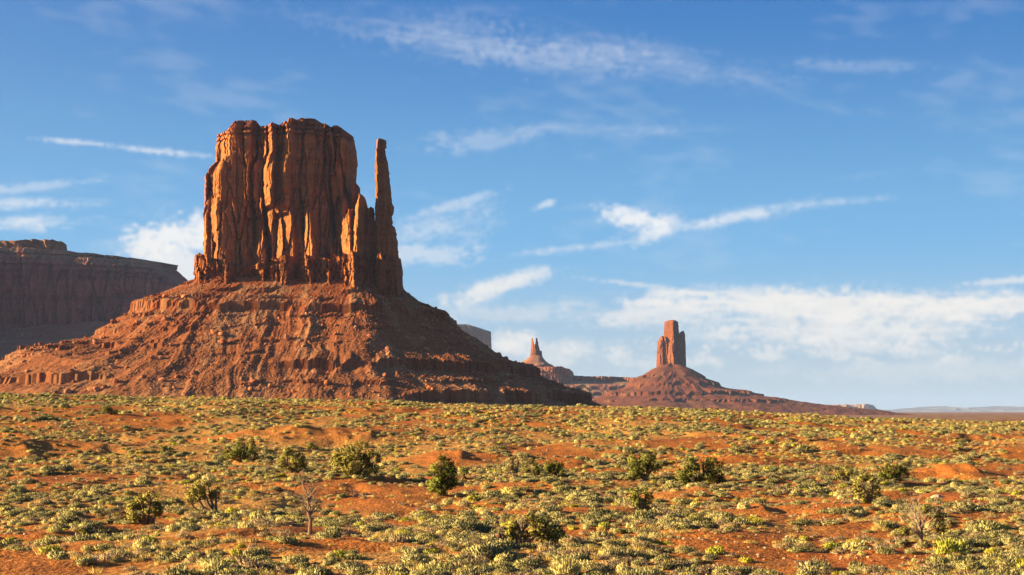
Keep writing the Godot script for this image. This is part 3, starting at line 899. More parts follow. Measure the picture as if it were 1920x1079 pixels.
func far_buttes() -> void:
	var red := Color(0.20, 0.068, 0.028)
	# tower butte at the right
	var big := [[24.0, 130.0, 13.0, 1.2], [10.0, 50.0, 6.0, 1.4]]
	small_butte("distant tower-like red butte with notched shoulders rising from a wide apron", 1262, 762, 6000.0, [
		{"called": "tower", "col": red, "sil": [[600, 1249, 1271], [610, 1248, 1273], [640, 1247, 1275], [700, 1245, 1278]], "top": [[1249, 602], [1254, 600.5], [1266, 600.5], [1272, 603]],
			"prof": [[650, [[0, -34], [10, -14], [46, 24], [50, 12], [100, -52]]]], "base": 715.0, "nf": 60, "nv": 110, "seed": 5, "slabs": big},
		{"called": "side_tower", "col": red, "sil": [[628, 1237, 1247], [640, 1235, 1250], [700, 1232, 1252]], "top": [[1234, 642], [1236, 637], [1238.5, 640], [1240, 630], [1246, 630], [1250, 634]],
			"prof": [[650, [[0, -30], [20, -8], [50, -2], [60, -12], [100, -2]]]], "base": 715.0, "nf": 36, "nv": 80, "seed": 15, "slabs": big},
		{"called": "side_tower", "col": red, "sil": [[618, 1276, 1284], [630, 1273, 1285], [700, 1270, 1287]], "top": [[1272, 636], [1275, 627], [1278, 622], [1281, 620], [1285, 624]],
			"prof": [[650, [[0, -14], [30, -8], [100, -34]]]], "base": 715.0, "nf": 36, "nv": 80, "seed": 25, "slabs": big},
	], {"a": 48.0, "b": 62.0, "r": 46.0, "fan": 200.0, "step": 5.0, "rstep": 4.0, "d0": -60.0, "d1": 900.0, "k": 2.8, "hi": 160.0, "ribs": 0.55, "rubble": 0.5, "ox": -4.0,
		"front": [[-60, 172], [0, 150], [60, 112], [150, 70], [300, 22], [420, 0], [640, -60], [900, -80]],
		"left": [[-60, 180], [0, 160], [34, 148], [74, 118], [94, 112], [144, 74], [194, 52], [264, 28], [334, 6], [454, -20], [640, -60], [900, -80]],
		"right": [[-60, 180], [0, 160], [34, 146], [84, 112], [124, 92], [184, 64], [324, 36], [464, 12], [554, 0], [700, -16], [900, -40]],
		"ledges": [[118, 5.0, 22.0, -900, 900, 0.0, 0.2], [86, 6.0, 22.0, -900, 900, 0.0, 0.6], [48, 7.0, 20.0, -900, 400, 0.0, 0.7], [20, 5.0, 16.0, -900, 420, 0.0, 0.5]],
		"low": Color(0.15, 0.052, 0.027), "high": Color(0.145, 0.045, 0.021), "grey": Color(0.17, 0.075, 0.040)})
	# twin-tipped spire
	small_butte("small distant butte topped by a twin-tipped spire", 1005, 725, 7000.0, [
		{"called": "tower", "col": red, "sil": [[634, 997, 1007.5], [648, 996, 1010], [660, 995, 1013], [680, 993, 1015]], "top": [[998, 635], [1000, 634], [1001.6, 646], [1003, 645], [1004, 634], [1006.5, 635]],
			"prof": [[650, [[0, -16], [30, 2], [50, 8], [60, -2], [100, -16]]]], "base": 690.0, "nf": 40, "nv": 70, "seed": 35, "slabs": [[14.0, 70.0, 6.0, 0.8], [7.0, 30.0, 3.0, 1.0]], "depth": 30.0},
		{"called": "side_tower", "col": red, "sil": [[656, 1011, 1016], [670, 1008, 1017], [690, 1007, 1019]], "top": [[1009, 660], [1012, 657], [1016, 658]],
			"prof": [[650, [[0, -10], [40, 0], [100, -16]]]], "base": 690.0, "nf": 20, "nv": 40, "seed": 45, "slabs": [[14.0, 70.0, 6.0, 0.8]], "depth": 26.0},
	], {"a": 30.0, "b": 24.0, "r": 22.0, "fan": 80.0, "step": 5.0, "rstep": 4.0, "d0": -20.0, "d1": 220.0, "k": 2.2, "hi": 120.0, "ribs": 0.5, "rubble": 0.5,
		"front": [[-20, 146], [0, 138], [40, 112], [80, 90], [140, 50], [220, 0]],
		"left": [[-20, 146], [0, 138], [30, 118], [55, 104], [90, 92], [160, 50], [220, 0]], "right": [[-20, 146], [0, 138], [16, 118], [40, 100], [50, 90], [120, 60], [220, 0]],
		"ledges": [[92, 7.0, 16.0, -900, 900, 0.0, 0.8]], "low": Color(0.268, 0.114, 0.067), "high": Color(0.282, 0.114, 0.060), "grey": Color(0.309, 0.161, 0.094)})
	# the low mesa that carries it and runs to the tower
	small_butte("low dark mesa ridge linking the twin-tipped spire to the tower butte", 1090, 745, 6700.0, [
		{"called": "cliff", "col": Color(0.255, 0.094, 0.051), "sil": [[685, 990, 1200], [745, 980, 1210]], "top": [[985, 690], [1028, 689], [1050, 688.5], [1066, 693], [1072, 697], [1075, 705], [1110, 706], [1150, 707], [1185, 709], [1200, 713]],
			"prof": [[700, [[0, 60], [8, 50], [22, 66], [38, 44], [42, -20], [60, 0], [66, 22], [74, 10], [82, -20], [100, 30]]]], "base": 730.0, "nf": 160, "nv": 40, "seed": 55, "depth": 160.0,
			"slabs": [[30.0, 60.0, 14.0, 1.0], [12.0, 30.0, 6.0, 1.0]]},
	], {"a": 300.0, "b": 100.0, "r": 80.0, "fan": 160.0, "step": 7.0, "rstep": 5.0, "d0": -60.0, "d1": 520.0, "k": 2.6, "hi": 120.0, "ribs": 0.6, "rubble": 0.5, "ox": 10.0,
		"front": [[-60, 72], [0, 66], [60, 44], [150, 22], [300, 0], [520, -40]], "left": [[-60, 72], [0, 66], [150, 22], [520, -40]], "right": [[-60, 72], [0, 66], [150, 22], [520, -40]],
		"ledges": [[38, 8.0, 18.0, -900, 900, 0.0, 0.9], [10, 6.0, 14.0, -900, 900, 0.0, 0.6]], "low": Color(0.242, 0.114, 0.074), "high": Color(0.242, 0.094, 0.054), "grey": Color(0.242, 0.168, 0.101)}, "low_mesa", "mesa", -70.0)
	# blocky mesa far behind the butte's right flank
	small_butte("hazy blue-grey block mesa far behind the great butte's right flank", 870, 720, 9500.0, [
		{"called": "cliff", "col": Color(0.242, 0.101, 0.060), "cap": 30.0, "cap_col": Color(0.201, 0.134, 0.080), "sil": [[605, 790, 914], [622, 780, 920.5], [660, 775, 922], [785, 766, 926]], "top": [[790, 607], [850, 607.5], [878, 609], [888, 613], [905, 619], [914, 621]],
			"prof": [[650, [[0, 40], [40, 30], [75, 10], [93, 0], [97, -20], [100, -60]]]], "base": 785.0, "nf": 90, "nv": 80, "seed": 65, "depth": 300.0, "slabs": [[50.0, 300.0, 16.0, 0.8], [20.0, 100.0, 8.0, 1.0]]},
	], {}, "block_mesa", "mesa")
	# the long mesa at the left edge, its face turned from the sun
	small_butte("long flat-topped mesa in shadow at the left edge behind the great butte", 180, 690, 3600.0, [
		{"called": "cliff", "col": Color(0.37, 0.125, 0.088), "cap": 52.0, "setback": 1.1, "cap_col": Color(0.33, 0.165, 0.095), "streak": 0.4, "rough_top": 2.5,
			"sil": [[452, -160, 282], [480, -164, 296], [492, -166, 297], [505, -170, 312], [527, -172, 340], [545, -174, 348], [610, -176, 356], [640, -178, 362], [790, -186, 370]],
			"top": [[-160, 466], [20, 467], [119, 469], [140, 472], [200, 476], [250, 480], [282, 482.5]],
			"prof": [[470, [[-160, 520], [-30, 470], [-14, 180], [0, 120], [60, 96], [70, 102], [100, 82], [160, 60], [200, 44], [260, 22], [310, -10], [340, -60], [348, -120]]]],  # unseen left end juts forward, a promontory added to shade the talus
			"base": 790.0, "nf": 330, "nv": 250, "seed": 75, "depth": 300.0, "rough": 2.0, "slabs": [[40.0, 170.0, 20.0, 1.2], [17.0, 80.0, 8.0, 1.4], [7.0, 26.0, 2.5, 1.2]], "sk": 2.2, "zl": 140.0},
		{"called": "cap_block", "col": Color(0.282, 0.141, 0.074), "sil": [[452, -80, 117], [474, -84, 119]], "top": [[-80, 456], [20, 457], [48, 455], [62, 453.5], [112, 455], [117, 457]],
			"prof": [[460, [[0, 60], [30, 70], [40, 54], [55, 66], [70, 52], [78, 44], [84, 56], [100, 40]]]], "base": 480.0, "nf": 110, "nv": 22, "seed": 77, "depth": 120.0, "rough": 3.0, "z0": -36.0, "slabs": [[26.0, 30.0, 8.0, 1.2], [9.0, 8.0, 3.0, 1.0]]},
	], {"a": 330.0, "b": 150.0, "r": 110.0, "fan": 100.0, "step": 4.0, "rstep": 3.5, "d0": -40.0, "d1": 330.0, "k": 1.8, "hi": 130.0, "ribs": 0.5, "ox": -90.0,
		"front": [[-40, 108], [0, 92], [60, 66], [140, 36], [230, 10], [330, -30]], "left": [[-40, 108], [0, 92], [140, 36], [330, -30]], "right": [[-40, 108], [0, 92], [60, 66], [140, 36], [230, 10], [330, -30]],
		"ledges": [[70, 4.0, 12.0, -900, 900, 0.0, 0.5], [40, 4.0, 12.0, -900, 900, 0.0, 0.5]], "low": Color(0.34, 0.135, 0.082), "high": Color(0.34, 0.118, 0.066), "grey": Color(0.35, 0.18, 0.11)}, "long_mesa", "mesa", -60.0)
	# pale mesa on the horizon and the blue mountains
	small_butte("thin pale pink mesa on the horizon right of the tower butte", 1582, 768, 20000.0, [
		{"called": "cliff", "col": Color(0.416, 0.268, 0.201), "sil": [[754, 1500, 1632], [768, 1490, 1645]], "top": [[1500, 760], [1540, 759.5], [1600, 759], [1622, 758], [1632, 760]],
			"prof": [[750, [[0, 0], [30, 60], [36, 0], [60, 80], [66, 20], [86, 100], [92, 0], [100, -100]]]], "base": 776.0, "nf": 90, "nv": 16, "seed": 95, "depth": 900.0, "slabs": [[200.0, 200.0, 60.0, 1.0], [80.0, 80.0, 30.0, 1.0]]},
	], {}, "pale_mesa", "mesa")
	var mb := MB.new()
	var d := 46000.0
	for j in 14:
		for k in 90:
			var px := lerpf(1560.0, 2150.0, k / 89.0)
			var tp := lut([[1560, 774], [1650, 771], [1700, 764], [1735, 757], [1765, 752.5], [1790, 757], [1812, 761], [1845, 756], [1880, 752], [1920, 755], [2000, 750], [2150, 774]], px) + nz.get_noise_1d(px * 3.0) * 2.0
			var f := sin(PI * j / 13.0)
			var p := P(px, lerpf(776.0, lerpf(772.0, tp, 0.5), f), d)
			p.z -= (j - 6) * 600.0 + nr.get_noise_2d(px * 2.0, j * 9.0) * 900.0
			p.y += nr.get_noise_2d(px * 4.0, j * 22.0) * 40.0 * f * (1.0 - f) * 4.0
			mb.v.append(p)
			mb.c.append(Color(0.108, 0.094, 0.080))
	mb.grid(90, 14, 0)
	var o := part("mountain_range", mb.mesh(M.rock), self)
	metas(o, "faint blue mountain range on the far right horizon", "mountains", "", "structure")

# ------------------------------------------------------------------ plants over the plain
func trees() -> void:
	var olive := [Color(0.242, 0.218, 0.053), Color(0.193, 0.178, 0.043), Color(0.280, 0.247, 0.067)]
	var dark := [Color(0.154, 0.163, 0.037), Color(0.120, 0.135, 0.029), Color(0.183, 0.183, 0.043)]
	juniper(207, 779, [[-6, 10, 9, 7], [5, 6, 8, 5]], "small lone juniper leaning on the far slope at left", {"short": "lone leaning juniper at far left", "cols": dark})
	juniper(313, 852, [[-6, 8, 9, 8], [6, 9, 9, 8]], "small rounded juniper left of the dark spreading juniper", {"short": "small rounded juniper", "cols": dark})
	juniper(473, 848, [[0, 14, 10, 11]], "small juniper peeking out behind the dark spreading juniper", {"short": "juniper peeking out behind", "cols": olive})
	juniper(450, 868, [[-20, 16, 16, 13], [0, 24, 20, 15], [20, 16, 16, 15], [32, 8, 10, 8], [-6, 12, 22, 10]], "dark spreading juniper left of the pointed olive juniper", {"short": "dark spreading juniper", "cols": dark})
	juniper(590, 852, [[-8, 16, 10, 6], [6, 14, 10, 7]], "flat-topped juniper behind the pointed olive juniper", {"short": "flat-topped juniper", "cols": olive, "dens": 0.7})
	juniper(545, 887, [[-12, 20, 17, 18], [-6, 36, 11, 12], [14, 22, 17, 17], [28, 12, 13, 12], [6, 10, 24, 9]], "pointed olive juniper with a darker right half", {"short": "pointed olive juniper", "cols": olive})
	juniper(668, 896, [[-30, 20, 17, 17], [-16, 44, 20, 19], [8, 50, 22, 20], [30, 38, 16, 22], [24, 16, 22, 15], [-6, 22, 26, 20], [-36, 40, 10, 12]], "largest round juniper, right of the pointed olive juniper", {"short": "largest round juniper", "cols": olive})
	juniper(828, 931, [[-12, 22, 14, 20], [2, 22, 20, 20], [14, 28, 14, 22], [-8, 46, 18, 20], [8, 52, 17, 18], [-2, 66, 13, 12], [17, 44, 11, 18]], "tall oval dense green juniper standing alone near the centre", {"short": "tall oval juniper", "cols": [Color(0.159, 0.178, 0.034), Color(0.126, 0.150, 0.029), Color(0.193, 0.199, 0.043)], "dens": 1.25})
	juniper(869, 898, [[0, 10, 8, 10]], "little green juniper just right of the tall oval juniper", {"short": "little green juniper", "cols": dark})
	juniper(966, 887, [[-6, 16, 10, 14], [6, 24, 10, 12]], "sparse brownish juniper left of the paired dark junipers", {"short": "sparse brownish juniper", "cols": [Color(0.271, 0.212, 0.106), Color(0.232, 0.183, 0.087)], "dens": 0.55})
	juniper(998, 894, [[-5, 18, 13, 14], [8, 12, 11, 11]], "left one of two dark junipers beside the orange sand mound", {"short": "left dark juniper of a pair", "cols": dark})
	juniper(1040, 898, [[-10, 22, 13, 14], [6, 20, 13, 14], [18, 12, 12, 10]], "right one of two dark junipers beside the orange sand mound", {"short": "right dark juniper of a pair", "cols": dark})
	juniper(1205, 902, [[-12, 36, 17, 15], [8, 38, 20, 14], [22, 30, 13, 14], [-12, 14, 15, 12], [-16, 6, 13, 9], [2, 24, 18, 12]], "square-topped green juniper with a low lobe on its left", {"short": "square-topped juniper", "cols": dark, "dens": 1.1})
	juniper(1315, 909, [[-32, 20, 15, 18], [-18, 38, 19, 14], [6, 46, 22, 14], [26, 36, 16, 18], [22, 14, 24, 14], [-4, 22, 26, 14], [40, 8, 9, 8]], "broad heavy juniper right of the square-topped juniper", {"short": "broad heavy juniper", "cols": [Color(0.159, 0.159, 0.039), Color(0.126, 0.135, 0.034), Color(0.193, 0.183, 0.048)]})
	juniper(1588, 905, [[-12, 16, 12, 11], [6, 20, 14, 12]], "thin airy juniper left of the three junipers at right", {"short": "thin airy juniper", "cols": olive, "dens": 0.6})
	juniper(1674, 905, [[-14, 20, 14, 14], [6, 28, 17, 13], [18, 18, 12, 14], [0, 12, 20, 9]], "rounded juniper beside the bare orange dune at right", {"short": "rounded juniper by the dune", "cols": dark})
	juniper(1628, 945, [[-10, 40, 15, 16], [8, 42, 15, 14], [-14, 24, 13, 14], [6, 22, 15, 14], [-4, 10, 12, 8]], "upright juniper in front of the thin airy juniper", {"short": "upright juniper at right", "cols": olive})
	juniper(1203, 958, [[-8, 30, 14, 16], [8, 30, 13, 15], [0, 16, 17, 12], [-10, 10, 10, 8]], "small round juniper growing over a fallen grey trunk", {"short": "small round juniper", "cols": [Color(0.193, 0.199, 0.048), Color(0.159, 0.169, 0.039)]})
	juniper(274, 985, [[-18, 18, 16, 16], [-8, 42, 19, 18], [10, 52, 14, 12], [6, 24, 18, 16], [24, 34, 12, 12], [-26, 32, 10, 12]], "yellow-olive juniper with dark twisted branches in the left foreground", {"short": "yellow-olive juniper", "cols": olive, "stem": [[-4, 0], [10, 0]], "thick": 0.9})
	juniper(402, 968, [[-36, 40, 20, 18], [-14, 48, 22, 18], [-48, 22, 12, 10], [2, 40, 13, 12], [-24, 56, 16, 10]], "leaning juniper with a bare forked trunk in the left foreground", {"short": "leaning forked juniper", "cols": olive, "thick": 1.25, "dens": 0.85})
	juniper(985, 1026, [[-18, 46, 16, 14], [4, 52, 20, 12], [30, 38, 22, 16], [52, 30, 16, 16], [-22, 28, 14, 12], [10, 24, 18, 12], [48, 10, 16, 12], [66, 22, 10, 14]], "low wide juniper with a bare trunk at the bottom centre", {"short": "low wide juniper", "cols": olive, "stem": [[-14, 0], [6, 0]], "dens": 0.8})
	dead_tree(580, 1006, 118.0, "tall bare dead tree with a twisted trunk left of centre", "tall bare dead tree", false)
	dead_tree(1727, 1024, 82.0, "half-dead juniper with grey twigs and a little green at right", "half-dead grey juniper", true)
	dead_brush(222, 975, 34.0, "tangle of grey dead branches left of the yellow-olive juniper", "grey dead branches at left")
	dead_log(1222, 968, [[0, 0], [10, -6], [26, 4], [44, 10], [62, 8]], "fallen grey trunk with broken stubs below the small round juniper", "fallen grey trunk")
	dead_log(663, 935, [[0, 0], [6, -10], [22, -4], [40, 8]], "pale bleached branch lying right of the dead tree", "pale bleached branch")
	dead_log(640, 1008, [[0, 0], [14, -8], [30, -16]], "thin dark dead branch on the sand right of the dead tree", "thin dark branch")
	for b in [[93, 1040, 0.5, "bright yellow-green bush at the bottom left corner", "bright bush at bottom left corner"], [282, 1022, 0.42, "yellow-green bush below the yellow-olive juniper", "bush below yellow-olive juniper"], [443, 1044, 0.36, "yellow-green bush at the bottom edge below the leaning forked juniper", "bottom-edge bush below forked juniper"], [640, 1046, 0.4, "yellow-green bush at the bottom edge right of the dead tree's foot", "bottom-edge bush by the dead tree"],
			[808, 1044, 0.4, "yellow-green bush at the bottom edge left of the blackened stump", "bottom-edge bush left of stump"], [1133, 992, 0.42, "lime bush standing right of the low wide juniper", "lime bush beside low wide juniper"], [1340, 1040, 0.46, "pale yellow bush at the bottom edge below the pale sand stone", "pale bottom-edge bush"], [1560, 1030, 0.4, "yellowish bush at the bottom between stone and half-dead juniper", "yellowish bottom bush"], [1780, 1042, 0.85, "largest bright lime-green bush at the bottom right", "largest bright lime bush"]]:
		var p := ray(b[0], b[1])
		var lime := [Color(0.386, 0.396, 0.064), Color(0.331, 0.368, 0.055), Color(0.460, 0.432, 0.092)]
		var o := part("lime_bush", shrub_mesh(1500, 0.9, 0.15, 1.2, lime, 3), self, p)
		o.scale = Vector3.ONE * b[2]
		metas(o, b[3], "bush")
		marks.append([b[0], b[1], b[4]])
	stump(942, 1022, "blackened stump left of the low wide juniper", "blackened stump")

func dead_tree(px: float, py: float, tall: float, label: String, short: String, green: bool) -> void:
	var at := ray(px, py)
	var S := -at.z / F
	var t := thing("dead_tree", label, "tree", at - Vector3(0, 0.05, 0))
	var H := tall * S
	var col := Color(0.184, 0.120, 0.078)
	var wood := MB.new()
	var top := Vector3(-0.04 * H, H * 0.62, 0)
	wood.tube([Vector3(0, -0.1, 0), Vector3(0.03, H * 0.12, 0), Vector3(0.06, H * 0.25, 0.02), Vector3(-0.06, H * 0.38, 0), Vector3(-0.03, H * 0.5, 0.03), top], [0.13, 0.095, 0.085, 0.075, 0.06, 0.04], 8, col)
	part("trunk", wood.mesh(M.bark), t)
	var tw := MB.new()
	var grey := Color(0.221, 0.161, 0.115) if not green else Color(0.276, 0.212, 0.147)
	for k in (13 if not green else 16):
		var f := rng.randf_range(0.28, 0.62) if not green else rng.randf_range(0.14, 0.5)
		var b := Vector3(-0.02, f * H, 0)
		var a := rng.randf() * TAU
		var dir := Vector3(cos(a), rng.randf_range(0.5, 1.6), sin(a)).normalized()
		branches(tw, b, dir, H * (0.27 if not green else 0.38), 0.055, 3, grey, 0.85)
	part("branch", tw.mesh(M.bark), t)
	if green:
		var cr := MB.new()
		for l in [[26, 56, 18, 14], [38, 34, 13, 16], [-30, 26, 10, 8], [10, 66, 12, 8]]:
			for k in 70:
				var d := rand_dir()
				leaf_clump(cr, Vector3(l[0] * S, l[1] * S, 0) + Vector3(d.x * l[2], d.y * l[3], d.z * l[2]) * S * pow(rng.randf(), 0.4), d, 0.11, 9, [Color(0.221, 0.193, 0.064), Color(0.166, 0.156, 0.046)])
		part("crown", cr.mesh(M.leaf), t)
	marks.append([px, py - 20.0, short])

func dead_brush(px: float, py: float, w: float, label: String, short: String) -> void:
	var at := ray(px, py)
	var S := -at.z / F
	var tw := MB.new()
	for k in 9:
		var a := rng.randf() * TAU
		branches(tw, Vector3.ZERO, Vector3(cos(a), rng.randf_range(0.3, 1.2), sin(a) * 0.6).normalized(), w * S * 0.55, 0.035, 2, Color(0.221, 0.138, 0.092), 0.9)
	var o := part("dead_brush", tw.mesh(M.bark), self, at)
	metas(o, label, "dead brush")
	marks.append([px, py, short])

func dead_log(px: float, py: float, pts: Array, label: String, short: String) -> void:
	var at := ray(px, py)
	var S := -at.z / F
	var mb := MB.new()
	var path := []
	var rad := []
	for k in pts.size():
		var x: float = pts[k][0] * S
		var z: float = pts[k][1] * S * 0.9
		var y := gh(at.x + x, at.z + z) - at.y + 0.09
		if k == 1: y += 0.14
		path.append(Vector3(x, y, z))
		rad.append(lerpf(0.12, 0.045, float(k) / (pts.size() - 1)))
	var col := Color(0.276, 0.184, 0.120)
	mb.tube(path, rad, 7, col)
	for k in 6:
		branches(mb, path[rng.randi() % path.size()], Vector3(rng.randf_range(-1, 1), rng.randf_range(0.3, 1.2), rng.randf_range(-0.6, 0.6)).normalized(), 0.5, 0.035, 1, col, 0.9)
	var o := part("fallen_trunk", mb.mesh(M.bark), self, at)
	metas(o, label, "log")
	marks.append([px, py, short])

func stump(px: float, py: float, label: String, short: String) -> void:
	var at := ray(px, py)
	var mb := MB.new()
	for k in 5:
		var a := TAU * k / 5.0
		mb.tube([Vector3(cos(a) * 0.12, -0.1, sin(a) * 0.12), Vector3(cos(a) * 0.14, 0.25, sin(a) * 0.12), Vector3(cos(a) * 0.18, 0.42 + 0.2 * R[k * 7], sin(a) * 0.16)], [0.16, 0.13, 0.05], 6, Color(0.064, 0.041, 0.032))
	var o := part("tree_stump", mb.mesh(M.bark), self, at)
	metas(o, label, "stump")
	marks.append([px, py, short])

func shrubs() -> void:
	var sage := [Color(0.34, 0.31, 0.135), Color(0.28, 0.26, 0.115), Color(0.40, 0.36, 0.165)]
	var sage_g := [Color(0.235, 0.225, 0.09), Color(0.28, 0.265, 0.11), Color(0.34, 0.305, 0.135)]
	var pale := [Color(0.52, 0.45, 0.17), Color(0.45, 0.40, 0.14), Color(0.58, 0.50, 0.20)]
	var brown := [Color(0.33, 0.245, 0.135), Color(0.27, 0.195, 0.11), Color(0.39, 0.295, 0.165)]
	var lime := [Color(0.46, 0.42, 0.06), Color(0.39, 0.37, 0.05), Color(0.52, 0.46, 0.09)]
	var straw := [Color(0.56, 0.40, 0.13), Color(0.48, 0.34, 0.11), Color(0.60, 0.44, 0.16)]
	# [name, category, words for the label, meshes, share, radius range, group]
	var sets := [[], [], []]
	for k in 9:
		var f := rng.randf_range(0.7, 1.15)
		var mix_ := func(a: Array): return a.map(func(q): return Color(q.r * f, q.g * f, q.b * f * rng.randf_range(0.8, 1.3)))
		sets[0].append(shrub_mesh(1300 + k, rng.randf_range(0.48, 0.8), 0.135, rng.randf_range(0.3, 1.0), mix_.call([sage, sage_g, sage_g][k % 3]), 1 + k % 5))
		sets[1].append(shrub_mesh(800 + k, rng.randf_range(0.42, 0.66), 0.16, rng.randf_range(0.2, 0.8), mix_.call(brown if k % 3 else [brown[0], sage[1], brown[1]]), 1 + (k * 2) % 5, 0.14 if k % 2 else 0.22))
		sets[2].append(shrub_mesh(1100 + k, rng.randf_range(0.6, 0.95), 0.19, rng.randf_range(0.8, 1.6), mix_.call(lime if k % 4 == 0 else pale), 1 + k % 3, 0.18))
	var kinds := [
		["sagebrush", "grey-green sagebrush", sets[0], 0.43, 0.28, 0.66, "sagebrush over the plain"],
		["twig_brush", "brownish twiggy brush", sets[1], 0.33, 0.22, 0.50, "brown twiggy brush over the plain"],
		["rabbitbrush", "pale yellow-green rabbitbrush", sets[2], 0.14, 0.22, 0.50, "pale rabbitbrush over the plain"],
	]
	var grass := [shrub_mesh(260, 0.8, 0.6, 1.6, straw, 1, 0.028), shrub_mesh(300, 0.6, 0.55, 1.2, straw, 3, 0.028)]
	var lists := [[], [], []]
	var tufts := [[], []]
	var tries := 0
	while tries < 92000:
		tries += 1
		var d := sqrt(lerpf(40.0 * 40.0, 318.0 * 318.0, rng.randf()))
		if rng.randf() < 0.3: d = lerpf(44.0, 170.0, rng.randf())
		var kx := rng.randf_range(-0.40, 0.40)
		var x := kx * d
		var z := -d
		var b := bare(x, z)
		var cl := nz.get_noise_2d(x * 3.2, z * 3.2)
		if rng.randf() > (0.66 + 0.3 * smoothstep(110.0, 240.0, d)) * (1.0 - b * 0.9) * clampf(0.78 + cl * 2.1, 0.06, 1.0): continue
		var p := Vector3(x, gh(x, z) - 0.03, z)
		var g := rng.randf() + nz.get_noise_2d(x * 1.5 - 70.0, z * 1.5) * 0.5
		var far := smoothstep(180.0, 280.0, d)
		var kind := 0
		if g < 0.29: kind = 0
		elif g < 0.69 - far * 0.10: kind = 1
		elif g < 0.79 + far * 0.06: kind = 2
		else: kind = 3
		if kind == 3:
			tufts[rng.randi() % 2].append(Transform3D(Basis.from_euler(Vector3(0, rng.randf() * TAU, 0)).scaled(Vector3(1, 0.9, 1) * rng.randf_range(0.16, 0.33)), p))
			continue
		var K: Array = kinds[kind]
		var r := lerpf(K[4], K[5], pow(rng.randf(), 1.5)) * (1.45 if rng.randf() < 0.09 else (0.55 if rng.randf() < 0.25 else 1.0))
		var t := Transform3D(Basis.from_euler(Vector3(rng.randf_range(-0.12, 0.12), rng.randf() * TAU, rng.randf_range(-0.12, 0.12))).scaled(Vector3(r, r * rng.randf_range(0.8, 1.15), r)), p)
		lists[kind].append([r / d if absf(kx) < 0.346 and HZ - p.y / d * F < 2000.0 and d > 54.0 else 0.0, t, rng.randi() % K[2].size()])
	var words := ["nearest", "second", "third", "fourth", "fifth", "sixth", "seventh", "eighth", "ninth", "tenth", "eleventh", "twelfth", "thirteenth", "fourteenth", "fifteenth", "sixteenth", "seventeenth", "eighteenth", "nineteenth", "twentieth", "twenty-first", "twenty-second", "twenty-third", "twenty-fourth", "twenty-fifth", "twenty-sixth", "twenty-seventh", "twenty-eighth", "twenty-ninth", "thirtieth", "thirty-first", "thirty-second", "thirty-third", "thirty-fourth", "thirty-fifth", "thirty-sixth", "thirty-seventh", "thirty-eighth", "thirty-ninth", "fortieth"]
	for kind in 3:
		var K: Array = kinds[kind]
		var L: Array = lists[kind]
		L.sort_custom(func(a, b): return a[0] > b[0])
		# the 300 that show largest are things of their own, told apart by the landmark they stand nearest to
		var own := []
		for k in mini(300, L.size()):
			var p: Vector3 = (L[k][1] as Transform3D).origin
			var px := 960.0 + p.x / -p.z * F
			var py := HZ - p.y / -p.z * F
			var best := 1e9
			var mark := 0
			for m in marks.size():
				var q := Vector2(px - marks[m][0], (py - marks[m][1]) * 1.6).length()
				if q < best:
					best = q
					mark = m
			var dx: float = px - marks[mark][0]
			var dy: float = (py - marks[mark][1]) * 1.6
			var side := ("right of" if dx > 0.0 else "left of") if absf(dx) > absf(dy) else ("in front of" if dy > 0.0 else "behind")
			own.append([best, k, "%s the %s" % [side, marks[mark][2]]])
		own.sort_custom(func(a, b): return a[0] < b[0])
		var rank := {}
		for w in own:
			var n: int = rank.get(w[2], 0)
			rank[w[2]] = n + 1
			var e: Array = L[w[1]]
			var o := part(K[0], K[2][e[2]], self)
			o.transform = e[1]
			metas(o, "%s, %s one %s" % [K[1], words[n] if n < 40 else "last", w[2]], "shrub", K[6])
		for v in K[2].size():
			var rest := []
			for k in range(300, L.size()):
				if L[k][2] == v: rest.append(L[k][1])
			mass(K[0] + "_cover", K[2][v], rest, "countless small " + K[1] + " dotted over the plain up to its crest", K[0])
	for v in 2:
		mass("dry_grass", grass[v], tufts[v], "straw-coloured dry grass tufts between the shrubs", "grass")

var covers := {}
func mass(called: String, mesh: Mesh, at: Array, label: String, category: String) -> void:
	var mm := MultiMesh.new()
	mm.transform_format = MultiMesh.TRANSFORM_3D
	mm.mesh = mesh
	mm.instance_count = at.size()
	for k in at.size():
		mm.set_instance_transform(k, at[k])
	var o := MultiMeshInstance3D.new()
	o.multimesh = mm
	if not covers.has(called):
		covers[called] = thing(called, label, category, Vector3.ZERO, "", "stuff")
	o.name = "foliage"
	covers[called].add_child(o, true)

